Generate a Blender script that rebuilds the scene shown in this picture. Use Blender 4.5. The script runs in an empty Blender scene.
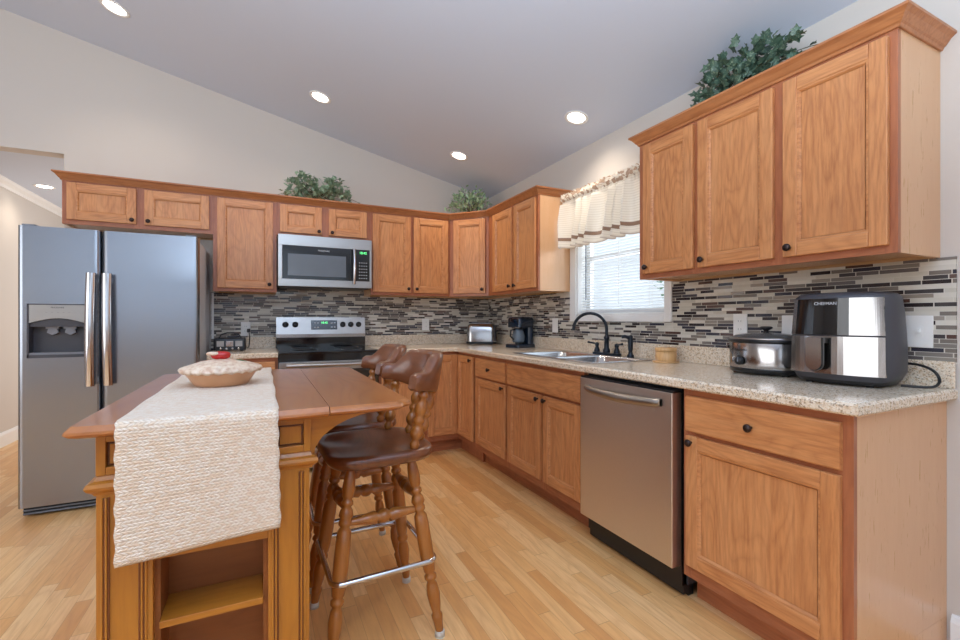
import bpy, bmesh, math, random
from mathutils import Vector, Matrix, noise
random.seed(7)
PI = math.pi
scn = bpy.context.scene
COL = scn.collection

# ------------------------------------------------------------------ camera
YAW = 0.4519
cam = bpy.data.objects.new('camera', bpy.data.cameras.new('camera'))
COL.objects.link(cam)
cam.location = (0, 0, 1.152)
cam.rotation_euler = (PI / 2, 0, -YAW)
cam.data.sensor_width = 36.0
cam.data.lens = 36.0 * 448.3 / 960.0
cam.data.clip_start = 0.05
scn.camera = cam

# ------------------------------------------------------------------ world, lights, exposure
w = bpy.data.worlds.new('world'); scn.world = w
w.use_nodes = True
bg = w.node_tree.nodes['Background']
bg.inputs[0].default_value = (0.80, 0.90, 1.0, 1)
bg.inputs[1].default_value = 0.85
scn.view_settings.view_transform = 'Standard'
scn.view_settings.look = 'None'
scn.view_settings.exposure = 0.30
scn.view_settings.gamma = 1.0
scn.view_settings.use_curve_mapping = False

def area(name, loc, aim, sx, sy, power, col):
    l = bpy.data.lights.new(name, 'AREA')
    l.shape = 'RECTANGLE'; l.size = sx; l.size_y = sy; l.energy = power; l.color = col
    o = bpy.data.objects.new(name, l); COL.objects.link(o)
    o.location = loc
    o.rotation_euler = (Vector(aim) - Vector(loc)).to_track_quat('-Z', 'Y').to_euler()
    return o
# daylight from the kitchen window, plus unseen fills
area('rear_fill', (-0.9, -3.9, 2.0), (-0.9, 4, 2.0), 5.6, 1.9, 24, (0.54, 0.76, 1.0))  # added unseen fill standing in for assumed rear daylight; the wall has no glazing
area('side_fill', (-4.35, 0.2, 1.5), (2.1, 0.8, 1.2), 5.0, 2.2, 80, (0.92, 0.96, 1.0))  # unseen fill added for general room light; no window stands here
area('ceiling_bounce_fill', (-0.3, -0.5, 1.75), (-0.25, -0.35, 3.4), 1.4, 1.4, 150, (0.68, 0.84, 1.0))  # unseen up-aimed fill, added to brighten the ceiling
area('daylight_kitchen_window', (2.34, 2.345, 1.62), (0.6, 2.2, 1.0), 0.76, 0.8, 5, (0.86, 0.94, 1.0))
area('far_room_fill', (-0.3, 6.2, 1.3), (-2.1, 5.9, 1.5), 1.8, 1.6, 26, (1.0, 0.96, 0.92))  # unseen fill, added to brighten the far room's wall and ceiling

# ------------------------------------------------------------------ node helpers
def srgb(r, g, b):
    f = lambda v: ((v / 255) / 12.92) if v / 255 <= 0.04045 else (((v / 255) + 0.055) / 1.055) ** 2.4
    return (f(r), f(g), f(b), 1)

class N:
    def __init__(s, name):
        s.m = bpy.data.materials.new(name); s.m.use_nodes = True
        s.t = s.m.node_tree; s.t.nodes.clear()
        s.out = s.n('ShaderNodeOutputMaterial'); s.b = s.n('ShaderNodeBsdfPrincipled')
        s.t.links.new(s.b.outputs[0], s.out.inputs[0])
    def n(s, kind, **kw):
        x = s.t.nodes.new(kind)
        for k, v in kw.items(): setattr(x, k, v)
        return x
    def put(s, sock, v):
        if hasattr(v, 'is_output') or isinstance(v, bpy.types.NodeSocket): s.t.links.new(v, sock)
        else: sock.default_value = v
    def math(s, op, a, b=None, c=None):
        x = s.n('ShaderNodeMath', operation=op)
        s.put(x.inputs[0], a)
        if b is not None: s.put(x.inputs[1], b)
        if c is not None: s.put(x.inputs[2], c)
        return x.outputs[0]
    def sep(s, v):
        x = s.n('ShaderNodeSeparateXYZ'); s.put(x.inputs[0], v); return x.outputs
    def comb(s, x_, y_, z_):
        x = s.n('ShaderNodeCombineXYZ')
        for i, v in enumerate((x_, y_, z_)): s.put(x.inputs[i], v)
        return x.outputs[0]
    def obj(s): return s.n('ShaderNodeTexCoord').outputs['Object']
    def uv(s): return s.n('ShaderNodeTexCoord').outputs['UV']
    def mapping(s, v, scale=(1, 1, 1), loc=(0, 0, 0)):
        x = s.n('ShaderNodeMapping'); s.put(x.inputs[0], v)
        x.inputs['Scale'].default_value = scale
        s.put(x.inputs['Location'], loc); return x.outputs[0]
    def noise(s, v, scale, detail=3, rough=0.5, dist=0.0):
        x = s.n('ShaderNodeTexNoise'); s.put(x.inputs['Vector'], v)
        x.inputs['Scale'].default_value = scale; x.inputs['Detail'].default_value = detail
        x.inputs['Roughness'].default_value = rough; x.inputs['Distortion'].default_value = dist
        return x.outputs[0]
    def ramp(s, v, stops, interp='LINEAR'):
        x = s.n('ShaderNodeValToRGB'); s.put(x.inputs[0], v)
        cr = x.color_ramp; cr.interpolation = interp
        while len(cr.elements) < len(stops): cr.elements.new(0.5)
        for e, (p, c) in zip(cr.elements, stops): e.position = p; e.color = c if len(c) == 4 else (*c, 1)
        return x.outputs[0]
    def mix(s, f, a, b, mode='MIX'):
        x = s.n('ShaderNodeMix', data_type='RGBA', blend_type=mode)
        s.put(x.inputs[0], f); s.put(x.inputs[6], a); s.put(x.inputs[7], b); return x.outputs[2]
    def white(s, v, dim='1D'):
        x = s.n('ShaderNodeTexWhiteNoise', noise_dimensions=dim)
        s.put(x.inputs['W' if dim == '1D' else 'Vector'], v); return x.outputs
    def bump(s, h, strength=0.3, dist=0.002):
        x = s.n('ShaderNodeBump'); x.inputs['Strength'].default_value = strength
        x.inputs['Distance'].default_value = dist; s.put(x.inputs['Height'], h)
        s.t.links.new(x.outputs[0], s.b.inputs['Normal'])
    def set(s, **kw):
        names = dict(color='Base Color', rough='Roughness', metal='Metallic', emis='Emission Color', es='Emission Strength',
                     coat='Coat Weight', coatr='Coat Roughness', trans='Transmission Weight', ior='IOR', aniso='Anisotropic',
                     spec='Specular IOR Level', alpha='Alpha', sheen='Sheen Weight', sss='Subsurface Weight')
        for k, v in kw.items(): s.put(s.b.inputs[names[k]], v)
        return s

def plain(name, col, rough=0.5, metal=0.0, var=0.06, **kw):
    m = N(name)
    nz = m.noise(m.obj(), 9, 3)
    c = m.mix(nz, tuple(v * (1 - var) for v in col[:3]) + (1,), tuple(min(1, v * (1 + var)) for v in col[:3]) + (1,))
    m.set(color=c, rough=rough, metal=metal, **kw)
    return m.m

def wood(name, base, dark, light, axis='z', rough=0.38, freq=1.0, streak=0.95, coat=0.15, ringy=0.42):
    """grain running along the object's own axis"""
    m = N(name)
    rnd = m.n('ShaderNodeObjectInfo').outputs['Random']
    off = m.comb(m.math('MULTIPLY', rnd, 13.0), m.math('MULTIPLY', rnd, 7.0), m.math('MULTIPLY', rnd, 29.0))
    sc = {'z': (1, 1, 0.09), 'x': (0.09, 1, 1), 'y': (1, 0.09, 1)}[axis]
    v = m.mapping(m.obj(), sc, off)
    # cathedral rings: contour lines of a slow stretched noise
    sc2 = {'z': (1, 1, 0.20), 'x': (0.20, 1, 1), 'y': (1, 0.20, 1)}[axis]
    v2 = m.mapping(m.obj(), sc2, off)
    slow = m.noise(v2, 4.6 * freq, 2, 0.5, 0.35)
    ring = m.math('FRACT', m.math('MULTIPLY', slow, 20.0))
    ring = m.math('POWER', m.math('ABSOLUTE', m.math('SUBTRACT', m.math('MULTIPLY', ring, 2.0), 1.0)), 2.2)
    fine = m.noise(v, 95 * freq, 4, 0.62)
    mid = m.noise(v, 18 * freq, 3, 0.55)
    c = m.mix(m.math('MULTIPLY', ring, ringy), base, dark)
    f = m.ramp(fine, [(0.42, (0, 0, 0)), (0.66, (1, 1, 1))])
    c = m.mix(m.math('MULTIPLY', f, streak * 0.6), c, dark)
    c = m.mix(m.math('MULTIPLY', m.ramp(mid, [(0.45, (0, 0, 0)), (0.75, (1, 1, 1))]), 0.45), c, light)
    c = m.mix(m.math('MULTIPLY', m.math('SUBTRACT', rnd, 0.5), 0.22), c, light)
    m.set(color=c, rough=m.math('ADD', m.math('MULTIPLY', fine, 0.15), rough - 0.08), coat=coat, coatr=0.3)
    m.bump(fine, 0.08, 0.001)
    return m.m

# ------------------------------------------------------------------ materials
MT = {}
ob, od, ol = srgb(208, 142, 88), srgb(160, 94, 52), srgb(222, 164, 112)
MT['oak_v'] = wood('oak vertical', ob, od, ol, 'z')
MT['oak_h'] = wood('oak horizontal', ob, od, ol, 'x')
fb, fd, fl = srgb(170, 102, 66), srgb(138, 76, 48), srgb(190, 122, 80)
MT['frame_v'] = wood('oak face frame vertical', fb, fd, fl, 'z')
MT['frame_h'] = wood('oak face frame horizontal', fb, fd, fl, 'x')
MT['side'] = wood('oak laminate side', srgb(220, 172, 128), srgb(208, 156, 110), srgb(226, 182, 140), 'z', 0.3, 1.0, 0.25, 0.2, 0.1)
MT['crown_x'] = wood('oak crown', srgb(176, 112, 66), srgb(140, 82, 46), srgb(194, 132, 84), 'x')
MT['crown_y'] = wood('oak crown along y', srgb(184, 120, 74), srgb(148, 88, 50), srgb(202, 140, 92), 'y')
MT['inside'] = plain('cabinet inside', srgb(190, 150, 105), 0.5)
ib, idk, il = srgb(184, 116, 34), srgb(142, 80, 24), srgb(198, 130, 52)
MT['island_v'] = wood('island wood vertical', ib, idk, il, 'z', 0.35, 0.8, 0.45, 0.3, 0.25)
MT['island_h'] = wood('island wood horizontal', ib, idk, il, 'x', 0.35, 0.8, 0.45, 0.3, 0.25)
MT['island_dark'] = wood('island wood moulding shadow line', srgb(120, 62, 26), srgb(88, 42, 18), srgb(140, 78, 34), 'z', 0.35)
MT['island_in_shaded'] = wood('island niche wood', srgb(146, 82, 36), srgb(116, 62, 24), srgb(162, 96, 46), 'x', 0.4, 0.9, 0.4, 0.1, 0.25)  # darker brown lining wood, its colour also carrying the shade of the niche
MT['island_top'] = wood('island top', srgb(172, 104, 50), srgb(140, 78, 36), srgb(188, 120, 64), 'y', 0.22, 0.6, 0.3, 0.25, 0.3)
MT['stool_seat'] = wood('stool seat wood', srgb(116, 64, 36), srgb(78, 40, 22), srgb(142, 84, 48), 'y', 0.2, 0.7, 0.4, 0.7, 0.4)
MT['stool_leg'] = wood('stool turned wood', srgb(172, 104, 42), srgb(122, 68, 26), srgb(194, 128, 62), 'z', 0.24, 0.8, 0.5, 0.6, 0.2)
MT['stool_rail'] = wood('stool rail wood', srgb(120, 68, 40), srgb(84, 44, 26), srgb(148, 92, 58), 'y', 0.22, 0.8, 0.4, 0.6, 0.3)

def mosaic(name, U, V):
    m = N(name)
    o = m.sep(m.obj())
    u, v = o[U], o[V]
    rows = m.math('DIVIDE', v, 0.0162)
    row = m.math('FLOOR', rows); fr = m.math('FRACT', rows)
    r1 = m.white(row)[0]
    uu = m.math('ADD', m.math('DIVIDE', u, 0.092), m.math('ADD', m.math('MULTIPLY', r1, 531.0), m.math('MULTIPLY', row, 7.77)))
    a = m.n('ShaderNodeTexVoronoi', voronoi_dimensions='1D', feature='F1'); m.put(a.inputs['W'], uu); a.inputs['Scale'].default_value = 1
    b = m.n('ShaderNodeTexVoronoi', voronoi_dimensions='1D', feature='DISTANCE_TO_EDGE'); m.put(b.inputs['W'], uu); b.inputs['Scale'].default_value = 1
    a.inputs['Randomness'].default_value = 0.8; b.inputs['Randomness'].default_value = 0.8
    rr = m.sep(a.outputs['Color'])
    pal = m.ramp(rr[0], [(0.0, srgb(204, 198, 184)), (0.22, srgb(218, 212, 200)), (0.36, srgb(34, 26, 32)), (0.58, srgb(124, 116, 108)),
                         (0.74, srgb(152, 142, 130)), (0.80, srgb(84, 58, 50)), (0.87, srgb(44, 46, 62)), (0.94, srgb(98, 90, 88))], 'CONSTANT')
    vari = m.noise(m.obj(), 60, 3)
    pal = m.mix(m.math('MULTIPLY', vari, 0.16), pal, srgb(128, 116, 106))
    g1 = m.math('LESS_THAN', b.outputs['Distance'], 0.018)
    g2 = m.math('GREATER_THAN', m.math('ABSOLUTE', m.math('SUBTRACT', fr, 0.5)), 0.44)
    g = m.math('MAXIMUM', g1, g2)
    col = m.mix(g, pal, srgb(206, 200, 188))
    glass = m.math('GREATER_THAN', rr[1], 0.35)
    ro = m.math('MAXIMUM', m.math('SUBTRACT', 0.42, m.math('MULTIPLY', glass, 0.30)), m.math('MULTIPLY', g, 0.8))
    m.set(color=col, rough=ro, spec=0.6)
    m.bump(m.math('SUBTRACT', 1.0, g), 0.5, 0.0012)
    return m.m
MT['mosaic_x'] = mosaic('glass mosaic tile back', 0, 2)
MT['mosaic_y'] = mosaic('glass mosaic tile right', 1, 2)

def floor_mat():
    m = N('oak strip floor')
    o = m.sep(m.obj())
    rows = m.math('DIVIDE', o[0], 0.057)
    row = m.math('FLOOR', rows); fr = m.math('FRACT', rows)
    r1 = m.white(row)[0]
    uu = m.math('ADD', m.math('DIVIDE', o[1], 0.62), m.math('MULTIPLY', m.math('ADD', row, r1), 11.7))
    a = m.n('ShaderNodeTexVoronoi', voronoi_dimensions='1D', feature='F1'); m.put(a.inputs['W'], uu); a.inputs['Scale'].default_value = 1
    b = m.n('ShaderNodeTexVoronoi', voronoi_dimensions='1D', feature='DISTANCE_TO_EDGE'); m.put(b.inputs['W'], uu); b.inputs['Scale'].default_value = 1
    rr = m.sep(a.outputs['Color'])
    base = m.ramp(rr[0], [(0.0, srgb(218, 154, 90)), (0.3, srgb(230, 172, 106)), (0.65, srgb(238, 186, 122)), (1.0, srgb(245, 202, 144))])
    off = m.comb(m.math('MULTIPLY', rr[1], 9.0), m.math('MULTIPLY', rr[2], 9.0), 0.0)
    g0 = m.noise(m.mapping(m.obj(), (1, 0.06, 1), off), 90, 4, 0.6)
    slow = m.noise(m.mapping(m.obj(), (1, 0.16, 1), off), 9, 2, 0.5, 0.3)
    ring = m.math('ABSOLUTE', m.math('SUBTRACT', m.math('MULTIPLY', m.math('FRACT', m.math('MULTIPLY', slow, 9.0)), 2.0), 1.0))
    c = m.mix(m.math('MULTIPLY', m.math('POWER', ring, 2.0), 0.28), base, srgb(196, 136, 84))
    c = m.mix(m.math('MULTIPLY', m.ramp(g0, [(0.42, (0, 0, 0)), (0.7, (1, 1, 1))]), 0.32), c, srgb(198, 140, 86))
    g1 = m.math('LESS_THAN', b.outputs['Distance'], 0.0022)
    g2 = m.math('GREATER_THAN', m.math('ABSOLUTE', m.math('SUBTRACT', fr, 0.5)), 0.486)
    g = m.math('MAXIMUM', g1, g2)
    c = m.mix(m.math('MULTIPLY', g, 0.45), c, srgb(140, 92, 50))
    m.set(color=c, rough=m.math('ADD', 0.25, m.math('MULTIPLY', g0, 0.15)), coat=0.15, coatr=0.25)
    m.bump(m.math('SUBTRACT', 1.0, g), 0.15, 0.001)
    return m.m
MT['floor'] = floor_mat()

def paint(name, col, rough=0.7):
    m = N(name)
    nz = m.noise(m.obj(), 220, 2)
    m.set(color=m.mix(m.noise(m.obj(), 1.3, 2), tuple(v * 0.985 for v in col[:3]) + (1,), col), rough=rough, spec=0.3)
    m.bump(nz, 0.06, 0.001)
    return m.m
MT['wall'] = paint('wall paint', srgb(206, 198, 190))
MT['ceil'] = paint('ceiling paint', srgb(206, 214, 229), 0.8)
MT['trim'] = paint('white trim paint', srgb(238, 236, 233), 0.35)

def granite():
    m = N('speckled counter')
    o = m.obj()
    a = m.noise(o, 110, 4, 0.7); b = m.noise(o, 300, 3, 0.7)
    c = m.ramp(a, [(0.34, srgb(190, 160, 124)), (0.47, srgb(224, 203, 176)), (0.58, srgb(238, 225, 205)), (0.70, srgb(202, 178, 148))])
    v = m.n('ShaderNodeTexVoronoi'); v.inputs['Scale'].default_value = 230; m.put(v.inputs['Vector'], o)
    rr = m.sep(v.outputs['Color'])
    c = m.mix(m.math('MULTIPLY', m.math('GREATER_THAN', rr[0], 0.86), 0.55), c, srgb(112, 88, 68))
    c = m.mix(m.math('MULTIPLY', m.math('LESS_THAN', rr[1], 0.12), 0.6), c, srgb(240, 232, 218))
    c = m.mix(m.math('MULTIPLY', m.math('GREATER_THAN', b, 0.62), 0.5), c, srgb(120, 96, 78))
    m.set(color=c, rough=0.16, spec=0.6)
    return m.m
MT['granite'] = granite()

def steel(name, col, rough, axis='x', metal=1.0):
    m = N(name)
    sc = {'x': (0.02, 1, 1), 'z': (1, 1, 0.02), 'y': (1, 0.02, 1)}[axis]
    nz = m.noise(m.mapping(m.obj(), sc), 260, 3, 0.6)
    c = m.mix(nz, tuple(v * 0.9 for v in col[:3]) + (1,), col)
    m.set(color=c, rough=m.math('ADD', rough - 0.04, m.math('MULTIPLY', nz, 0.08)), metal=metal)
    return m.m
MT['steel'] = steel('brushed stainless', srgb(176, 172, 168), 0.30)
MT['steel_fridge'] = steel('brushed stainless door', srgb(160, 165, 174), 0.235)
MT['steel_v'] = steel('brushed stainless vertical', srgb(186, 184, 184), 0.16, 'z')
MT['steel_dw'] = steel('brushed stainless dishwasher', srgb(222, 214, 208), 0.36, 'y')
MT['chrome'] = steel('polished chrome', srgb(215, 215, 218), 0.12)
MT['sink'] = steel('sink stainless', srgb(208, 212, 218), 0.24)
MT['fridge_side'] = plain('fridge side grey', srgb(204, 208, 216), 0.35, 0.0)
MT['black'] = plain('black plastic', srgb(24, 24, 27), 0.32)
MT['black_gloss'] = plain('black glass', srgb(12, 13, 16), 0.08, spec=0.8)
MT['dark_grey'] = plain('dark grey plastic', srgb(66, 66, 72), 0.4)
MT['grey'] = plain('grey plastic', srgb(128, 130, 136), 0.4)
MT['mw_glass'] = plain('microwave window mesh', srgb(98, 104, 112), 0.15, spec=0.8)
MT['bronze'] = plain('dark bronze', srgb(58, 46, 44), 0.32, 0.7)
MT['faucet'] = plain('oil rubbed bronze', srgb(34, 40, 48), 0.28, 0.6)
MT['white_plastic'] = plain('white plastic', srgb(236, 234, 230), 0.3)
MT['teal_black'] = plain('glossy navy black plastic', srgb(18, 34, 52), 0.2, spec=0.7)
MT['red'] = plain('red ceramic', srgb(190, 40, 36), 0.25)
MT['green_gl'] = plain('green ceramic', srgb(120, 150, 110), 0.3)
MT['bamboo'] = wood('pale bamboo', srgb(214, 168, 112), srgb(188, 138, 84), srgb(228, 188, 136), 'z', 0.4)
MT['dish'] = plain('tan glazed dish', srgb(212, 160, 120), 0.3)
MT['rubber'] = plain('clear foot cap', srgb(205, 200, 190), 0.4)
MT['grille'] = plain('black grille', srgb(20, 20, 22), 0.5)
MT['slat'] = plain('blind slat', srgb(222, 226, 230), 0.45)
MT['bark'] = plain('bark', srgb(92, 76, 60), 0.9, var=0.3)
MT['digits'] = None

def emit(name, col, s):
    m = N(name); m.set(color=col, emis=col, es=s, rough=0.4); return m.m
MT['lamp'] = emit('lit lamp lens', (1.0, 0.94, 0.84, 1), 9.0)
MT['digits'] = emit('green display digits', (0.12, 0.9, 0.25, 1), 1.6)
MT['print'] = plain('light print', srgb(208, 212, 218), 0.5)
MT['print_dark'] = plain('dark print', srgb(60, 60, 64), 0.5)

def glassm():
    m = N('window glass')
    tr = m.n('ShaderNodeBsdfTransparent'); gl = m.n('ShaderNodeBsdfGlossy')
    gl.inputs['Roughness'].default_value = 0.02
    mx = m.n('ShaderNodeMixShader'); mx.inputs[0].default_value = 0.06
    m.t.links.new(tr.outputs[0], mx.inputs[1]); m.t.links.new(gl.outputs[0], mx.inputs[2])
    m.t.links.new(mx.outputs[0], m.out.inputs[0]); return m.m
MT['glass'] = glassm()
def lidglass():
    m = N('lid glass'); m.set(color=srgb(190, 195, 200), rough=0.05, trans=0.85, ior=1.3); return m.m
MT['lid_glass'] = lidglass()
def carafe():
    m = N('carafe glass'); m.set(color=srgb(150, 165, 180), rough=0.06, trans=0.5, ior=1.4); return m.m
MT['carafe'] = carafe()

def leafm(name, a, b):
    m = N(name)
    c = m.mix(m.noise(m.obj(), 38, 2), a, b)
    rim = m.noise(m.obj(), 150, 2)
    c = m.mix(m.math('MULTIPLY', m.math('GREATER_THAN', rim, 0.6), 0.35), c, srgb(176, 190, 160))
    m.set(color=c, rough=0.45); return m.m
MT['ivy'] = leafm('ivy leaf', srgb(40, 62, 54), srgb(92, 120, 98))
MT['ivy_pale'] = leafm('pale variegated leaf', srgb(66, 104, 72), srgb(170, 196, 160))
MT['ivy_mid'] = leafm('mid green leaf', srgb(56, 88, 66), srgb(150, 172, 144))
MT['tree'] = leafm('outdoor leaf', srgb(70, 120, 80), srgb(120, 170, 120))
MT['stem'] = plain('stem', srgb(84, 80, 54), 0.8)
MT['basket'] = plain('wicker basket', srgb(120, 86, 52), 0.8, var=0.3)

def runner_mat():
    m = N('woven runner')
    uv = m.sep(m.uv())
    rows = m.math('DIVIDE', uv[1], 0.0075)
    row = m.math('FLOOR', rows); fr = m.math('FRACT', rows)
    alt = m.math('SUBTRACT', m.math('MULTIPLY', m.math('MODULO', row, 2.0), 2.0), 1.0)
    uu = m.math('ADD', m.math('DIVIDE', uv[0], 0.010), m.math('ADD', m.math('MULTIPLY', m.math('MULTIPLY', fr, alt), 0.9), m.math('MULTIPLY', m.white(row)[0], 0.4)))
    f2 = m.math('FRACT', uu)
    bump = m.math('MULTIPLY', m.math('SINE', m.math('MULTIPLY', f2, PI)), m.math('SINE', m.math('MULTIPLY', fr, PI)))
    cell = m.white(m.comb(m.math('FLOOR', uu), row, 0.0), '3D')[0]
    band = m.noise(m.comb(0.0, m.math('MULTIPLY', uv[1], 1.0), 0.0), 26, 3, 0.7)
    lo = srgb(212, 186, 160); hi = srgb(248, 240, 228)
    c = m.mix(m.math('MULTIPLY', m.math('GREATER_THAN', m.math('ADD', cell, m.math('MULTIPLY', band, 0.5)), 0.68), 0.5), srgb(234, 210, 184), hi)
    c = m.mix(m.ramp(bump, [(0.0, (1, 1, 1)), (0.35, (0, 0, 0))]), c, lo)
    m.set(color=c, rough=0.9, sheen=0.2); m.bump(bump, 0.7, 0.003)
    return m.m
MT['runner'] = runner_mat()

def valance_mat():
    m = N('valance cloth')
    uv = m.sep(m.uv())   # u along cloth, v height 0..1
    v = uv[1]
    fine = m.math('GREATER_THAN', m.math('FRACT', m.math('MULTIPLY', v, 26.0)), 0.62)
    c = m.mix(m.math('MULTIPLY', fine, 0.35), srgb(240, 230, 214), srgb(206, 190, 170))
    band = m.math('MULTIPLY', m.math('GREATER_THAN', v, 0.125), m.math('LESS_THAN', v, 0.185))
    c = m.mix(band, c, srgb(148, 118, 98))
    hem = m.math('LESS_THAN', v, 0.02)
    c = m.mix(m.math('MULTIPLY', hem, 0.6), c, srgb(160, 132, 110))
    blk = m.math('GREATER_THAN', m.math('FRACT', m.math('MULTIPLY', uv[0], 9.0)), 0.45)
    head = m.math('GREATER_THAN', v, 0.86)
    pat = m.math('GREATER_THAN', m.noise(m.comb(m.math('MULTIPLY', uv[0], 34.0), m.math('MULTIPLY', v, 12.0), 0.0), 1.0, 1), 0.5)
    c = m.mix(m.math('MULTIPLY', head, m.math('MULTIPLY', pat, 0.8)), c, srgb(176, 140, 112))
    m.set(color=c, rough=0.9, sheen=0.1)
    # daylight glows through the thin cloth
    tl = m.n('ShaderNodeBsdfTranslucent'); m.put(tl.inputs[0], c)
    mx = m.n('ShaderNodeMixShader'); mx.inputs[0].default_value = 0.2
    m.t.links.new(m.b.outputs[0], mx.inputs[1]); m.t.links.new(tl.outputs[0], mx.inputs[2])
    m.t.links.new(mx.outputs[0], m.out.inputs[0])
    return m.m
MT['valance'] = valance_mat()
def crust():
    m = N('pie crust glaze')
    n1 = m.noise(m.obj(), 55, 3)
    c = m.ramp(n1, [(0.35, srgb(206, 168, 142)), (0.5, srgb(226, 200, 174)), (0.7, srgb(236, 218, 198))])
    m.set(color=c, rough=0.35); m.bump(n1, 0.5, 0.004); return m.m
MT['crust'] = crust()

# ------------------------------------------------------------------ mesh helpers
class B:
    """collects shapes in one bmesh; materials by key"""
    def __init__(s): s.bm = bmesh.new(); s.mats = []; s.uvl = None
    def mi(s, k):
        if k not in s.mats: s.mats.append(k)
        return s.mats.index(k)
    def faces(s, vs, fs, mat, smooth=False):
        bv = [s.bm.verts.new(v) for v in vs]; i = s.mi(mat); out = []
        for f in fs:
            try:
                bf = s.bm.faces.new([bv[k] for k in f]); bf.material_index = i; bf.smooth = smooth; out.append(bf)
            except ValueError: pass
        return s
    def box(s, x0, x1, y0, y1, z0, z1, mat):
        vs = [(x, y, z) for z in (z0, z1) for y in (y0, y1) for x in (x0, x1)]
        s.faces(vs, [(0, 2, 3, 1), (4, 5, 7, 6), (0, 1, 5, 4), (1, 3, 7, 5), (3, 2, 6, 7), (2, 0, 4, 6)], mat); return s
    def prism(s, poly, z0, z1, mat, smooth=False):
        n = len(poly)
        vs = [(x, y, z0) for x, y in poly] + [(x, y, z1) for x, y in poly]
        s.faces(vs, [tuple(reversed(range(n))), tuple(range(n, 2 * n))], mat)
        s.faces(vs, [(i, (i + 1) % n, n + (i + 1) % n, n + i) for i in range(n)], mat, smooth)
        return s
    def extr(s, pts, axis, a0, a1, mat, smooth=False):
        """profile of 2D points extruded along an axis ('x': pts=(y,z), 'y': pts=(x,z))"""
        n = len(pts)
        f = (lambda p, a: (a, p[0], p[1])) if axis == 'x' else (lambda p, a: (p[0], a, p[1]))
        vs = [f(p, a0) for p in pts] + [f(p, a1) for p in pts]
        s.faces(vs, [tuple(range(n)), tuple(reversed(range(n, 2 * n)))], mat)
        s.faces(vs, [(i, n + i, n + (i + 1) % n, (i + 1) % n) for i in range(n)], mat, smooth); return s
    def sweep(s, path, prof, mat, closed=False):
        """path: list of (x,y); prof: list of (out, z); outward = right of travel; mitred"""
        P = [Vector(p) for p in path]; n = len(P); rings = []
        for i in range(n):
            ns = []
            if i > 0 or closed: d = (P[i] - P[i - 1]).normalized(); ns.append(Vector((d.y, -d.x)))
            if i < n - 1 or closed: d = (P[(i + 1) % n] - P[i]).normalized(); ns.append(Vector((d.y, -d.x)))
            m = sum(ns, Vector((0, 0))).normalized(); k = 1 / max(0.3, m.dot(ns[0]))
            rings.append([(P[i].x + m.x * o * k, P[i].y + m.y * o * k, z) for o, z in prof])
        k = len(prof); vs = [v for r in rings for v in r]; fs = []
        for i in range(n if closed else n - 1):
            j = (i + 1) % n
            for a in range(k): b = (a + 1) % k; fs.append((i * k + a, i * k + b, j * k + b, j * k + a))
        if not closed: fs += [tuple(reversed(range(k))), tuple(range((n - 1) * k, n * k))]
        s.faces(vs, fs, mat); return s
    def lathe(s, prof, mat, c=(0, 0, 0), seg=24, axis=(0, 0, 1), sx=1, sy=1, fn=None, smooth=True):
        """prof: (r, h) along axis"""
        q = Vector((0, 0, 1)).rotation_difference(Vector(axis)); c = Vector(c)
        vs = []
        for r, h in prof:
            for k in range(seg):
                a = 2 * PI * k / seg; rr, hh = (r, h) if fn is None else fn(r, h, a)
                vs.append(c + q @ Vector((rr * math.cos(a) * sx, rr * math.sin(a) * sy, hh)))
        fs = []
        for i in range(len(prof) - 1):
            for k in range(seg):
                l = (k + 1) % seg; fs.append((i * seg + k, i * seg + l, (i + 1) * seg + l, (i + 1) * seg + k))
        s.faces(vs, fs, mat, smooth)
        n = len(prof)
        if prof[0][0] > 1e-5: s.faces([vs[k] for k in range(seg)], [tuple(reversed(range(seg)))], mat)
        if prof[-1][0] > 1e-5: s.faces([vs[(n - 1) * seg + k] for k in range(seg)], [tuple(range(seg))], mat)
        return s
    def turned(s, p0, p1, prof, mat, seg=16):
        p0, p1 = Vector(p0), Vector(p1); L = (p1 - p0).length
        return s.lathe([(r, t * L) for t, r in prof], mat, p0, seg, (p1 - p0).normalized())
    def tube(s, pts, r, mat, seg=10, closed=False):
        P = [Vector(p) for p in pts]; n = len(P); vs = []; up = None
        for i in range(n):
            a = P[(i - 1) % n] if (i > 0 or closed) else P[i]; b = P[(i + 1) % n] if (i < n - 1 or closed) else P[i]
            d = (b - a).normalized()
            if up is None:
                up = Vector((0, 0, 1)) if abs(d.z) < 0.9 else Vector((1, 0, 0))
            x = d.cross(up).normalized(); up = x.cross(d).normalized()
            rr = r[i] if isinstance(r, (list, tuple)) else r
            for k in range(seg):
                an = 2 * PI * k / seg; vs.append(P[i] + (x * math.cos(an) + up * math.sin(an)) * rr)
        fs = []
        for i in range(n if closed else n - 1):
            j = (i + 1) % n
            for k in range(seg): l = (k + 1) % seg; fs.append((i * seg + k, i * seg + l, j * seg + l, j * seg + k))
        s.faces(vs, fs, mat, True)
        if not closed:
            s.faces(vs[:seg], [tuple(reversed(range(seg)))], mat); s.faces(vs[-seg:], [tuple(range(seg))], mat)
        return s
    def done(s, name, parent=None, loc=None, bevel=0, bseg=2, label=None, sub=0, smooth=False, recalc=True):
        if recalc: bmesh.ops.recalc_face_normals(s.bm, faces=s.bm.faces)
        me = bpy.data.meshes.new(name); s.bm.to_mesh(me); s.bm.free()
        for k in s.mats: me.materials.append(MT[k])
        o = bpy.data.objects.new(name, me); COL.objects.link(o)
        if parent: o.parent = parent
        if loc: o.location = loc
        if bevel:
            bv = o.modifiers.new('bevel', 'BEVEL'); bv.width = bevel; bv.segments = bseg; bv.limit_method = 'ANGLE'; bv.angle_limit = 0.7
            bv.harden_normals = False
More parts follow.
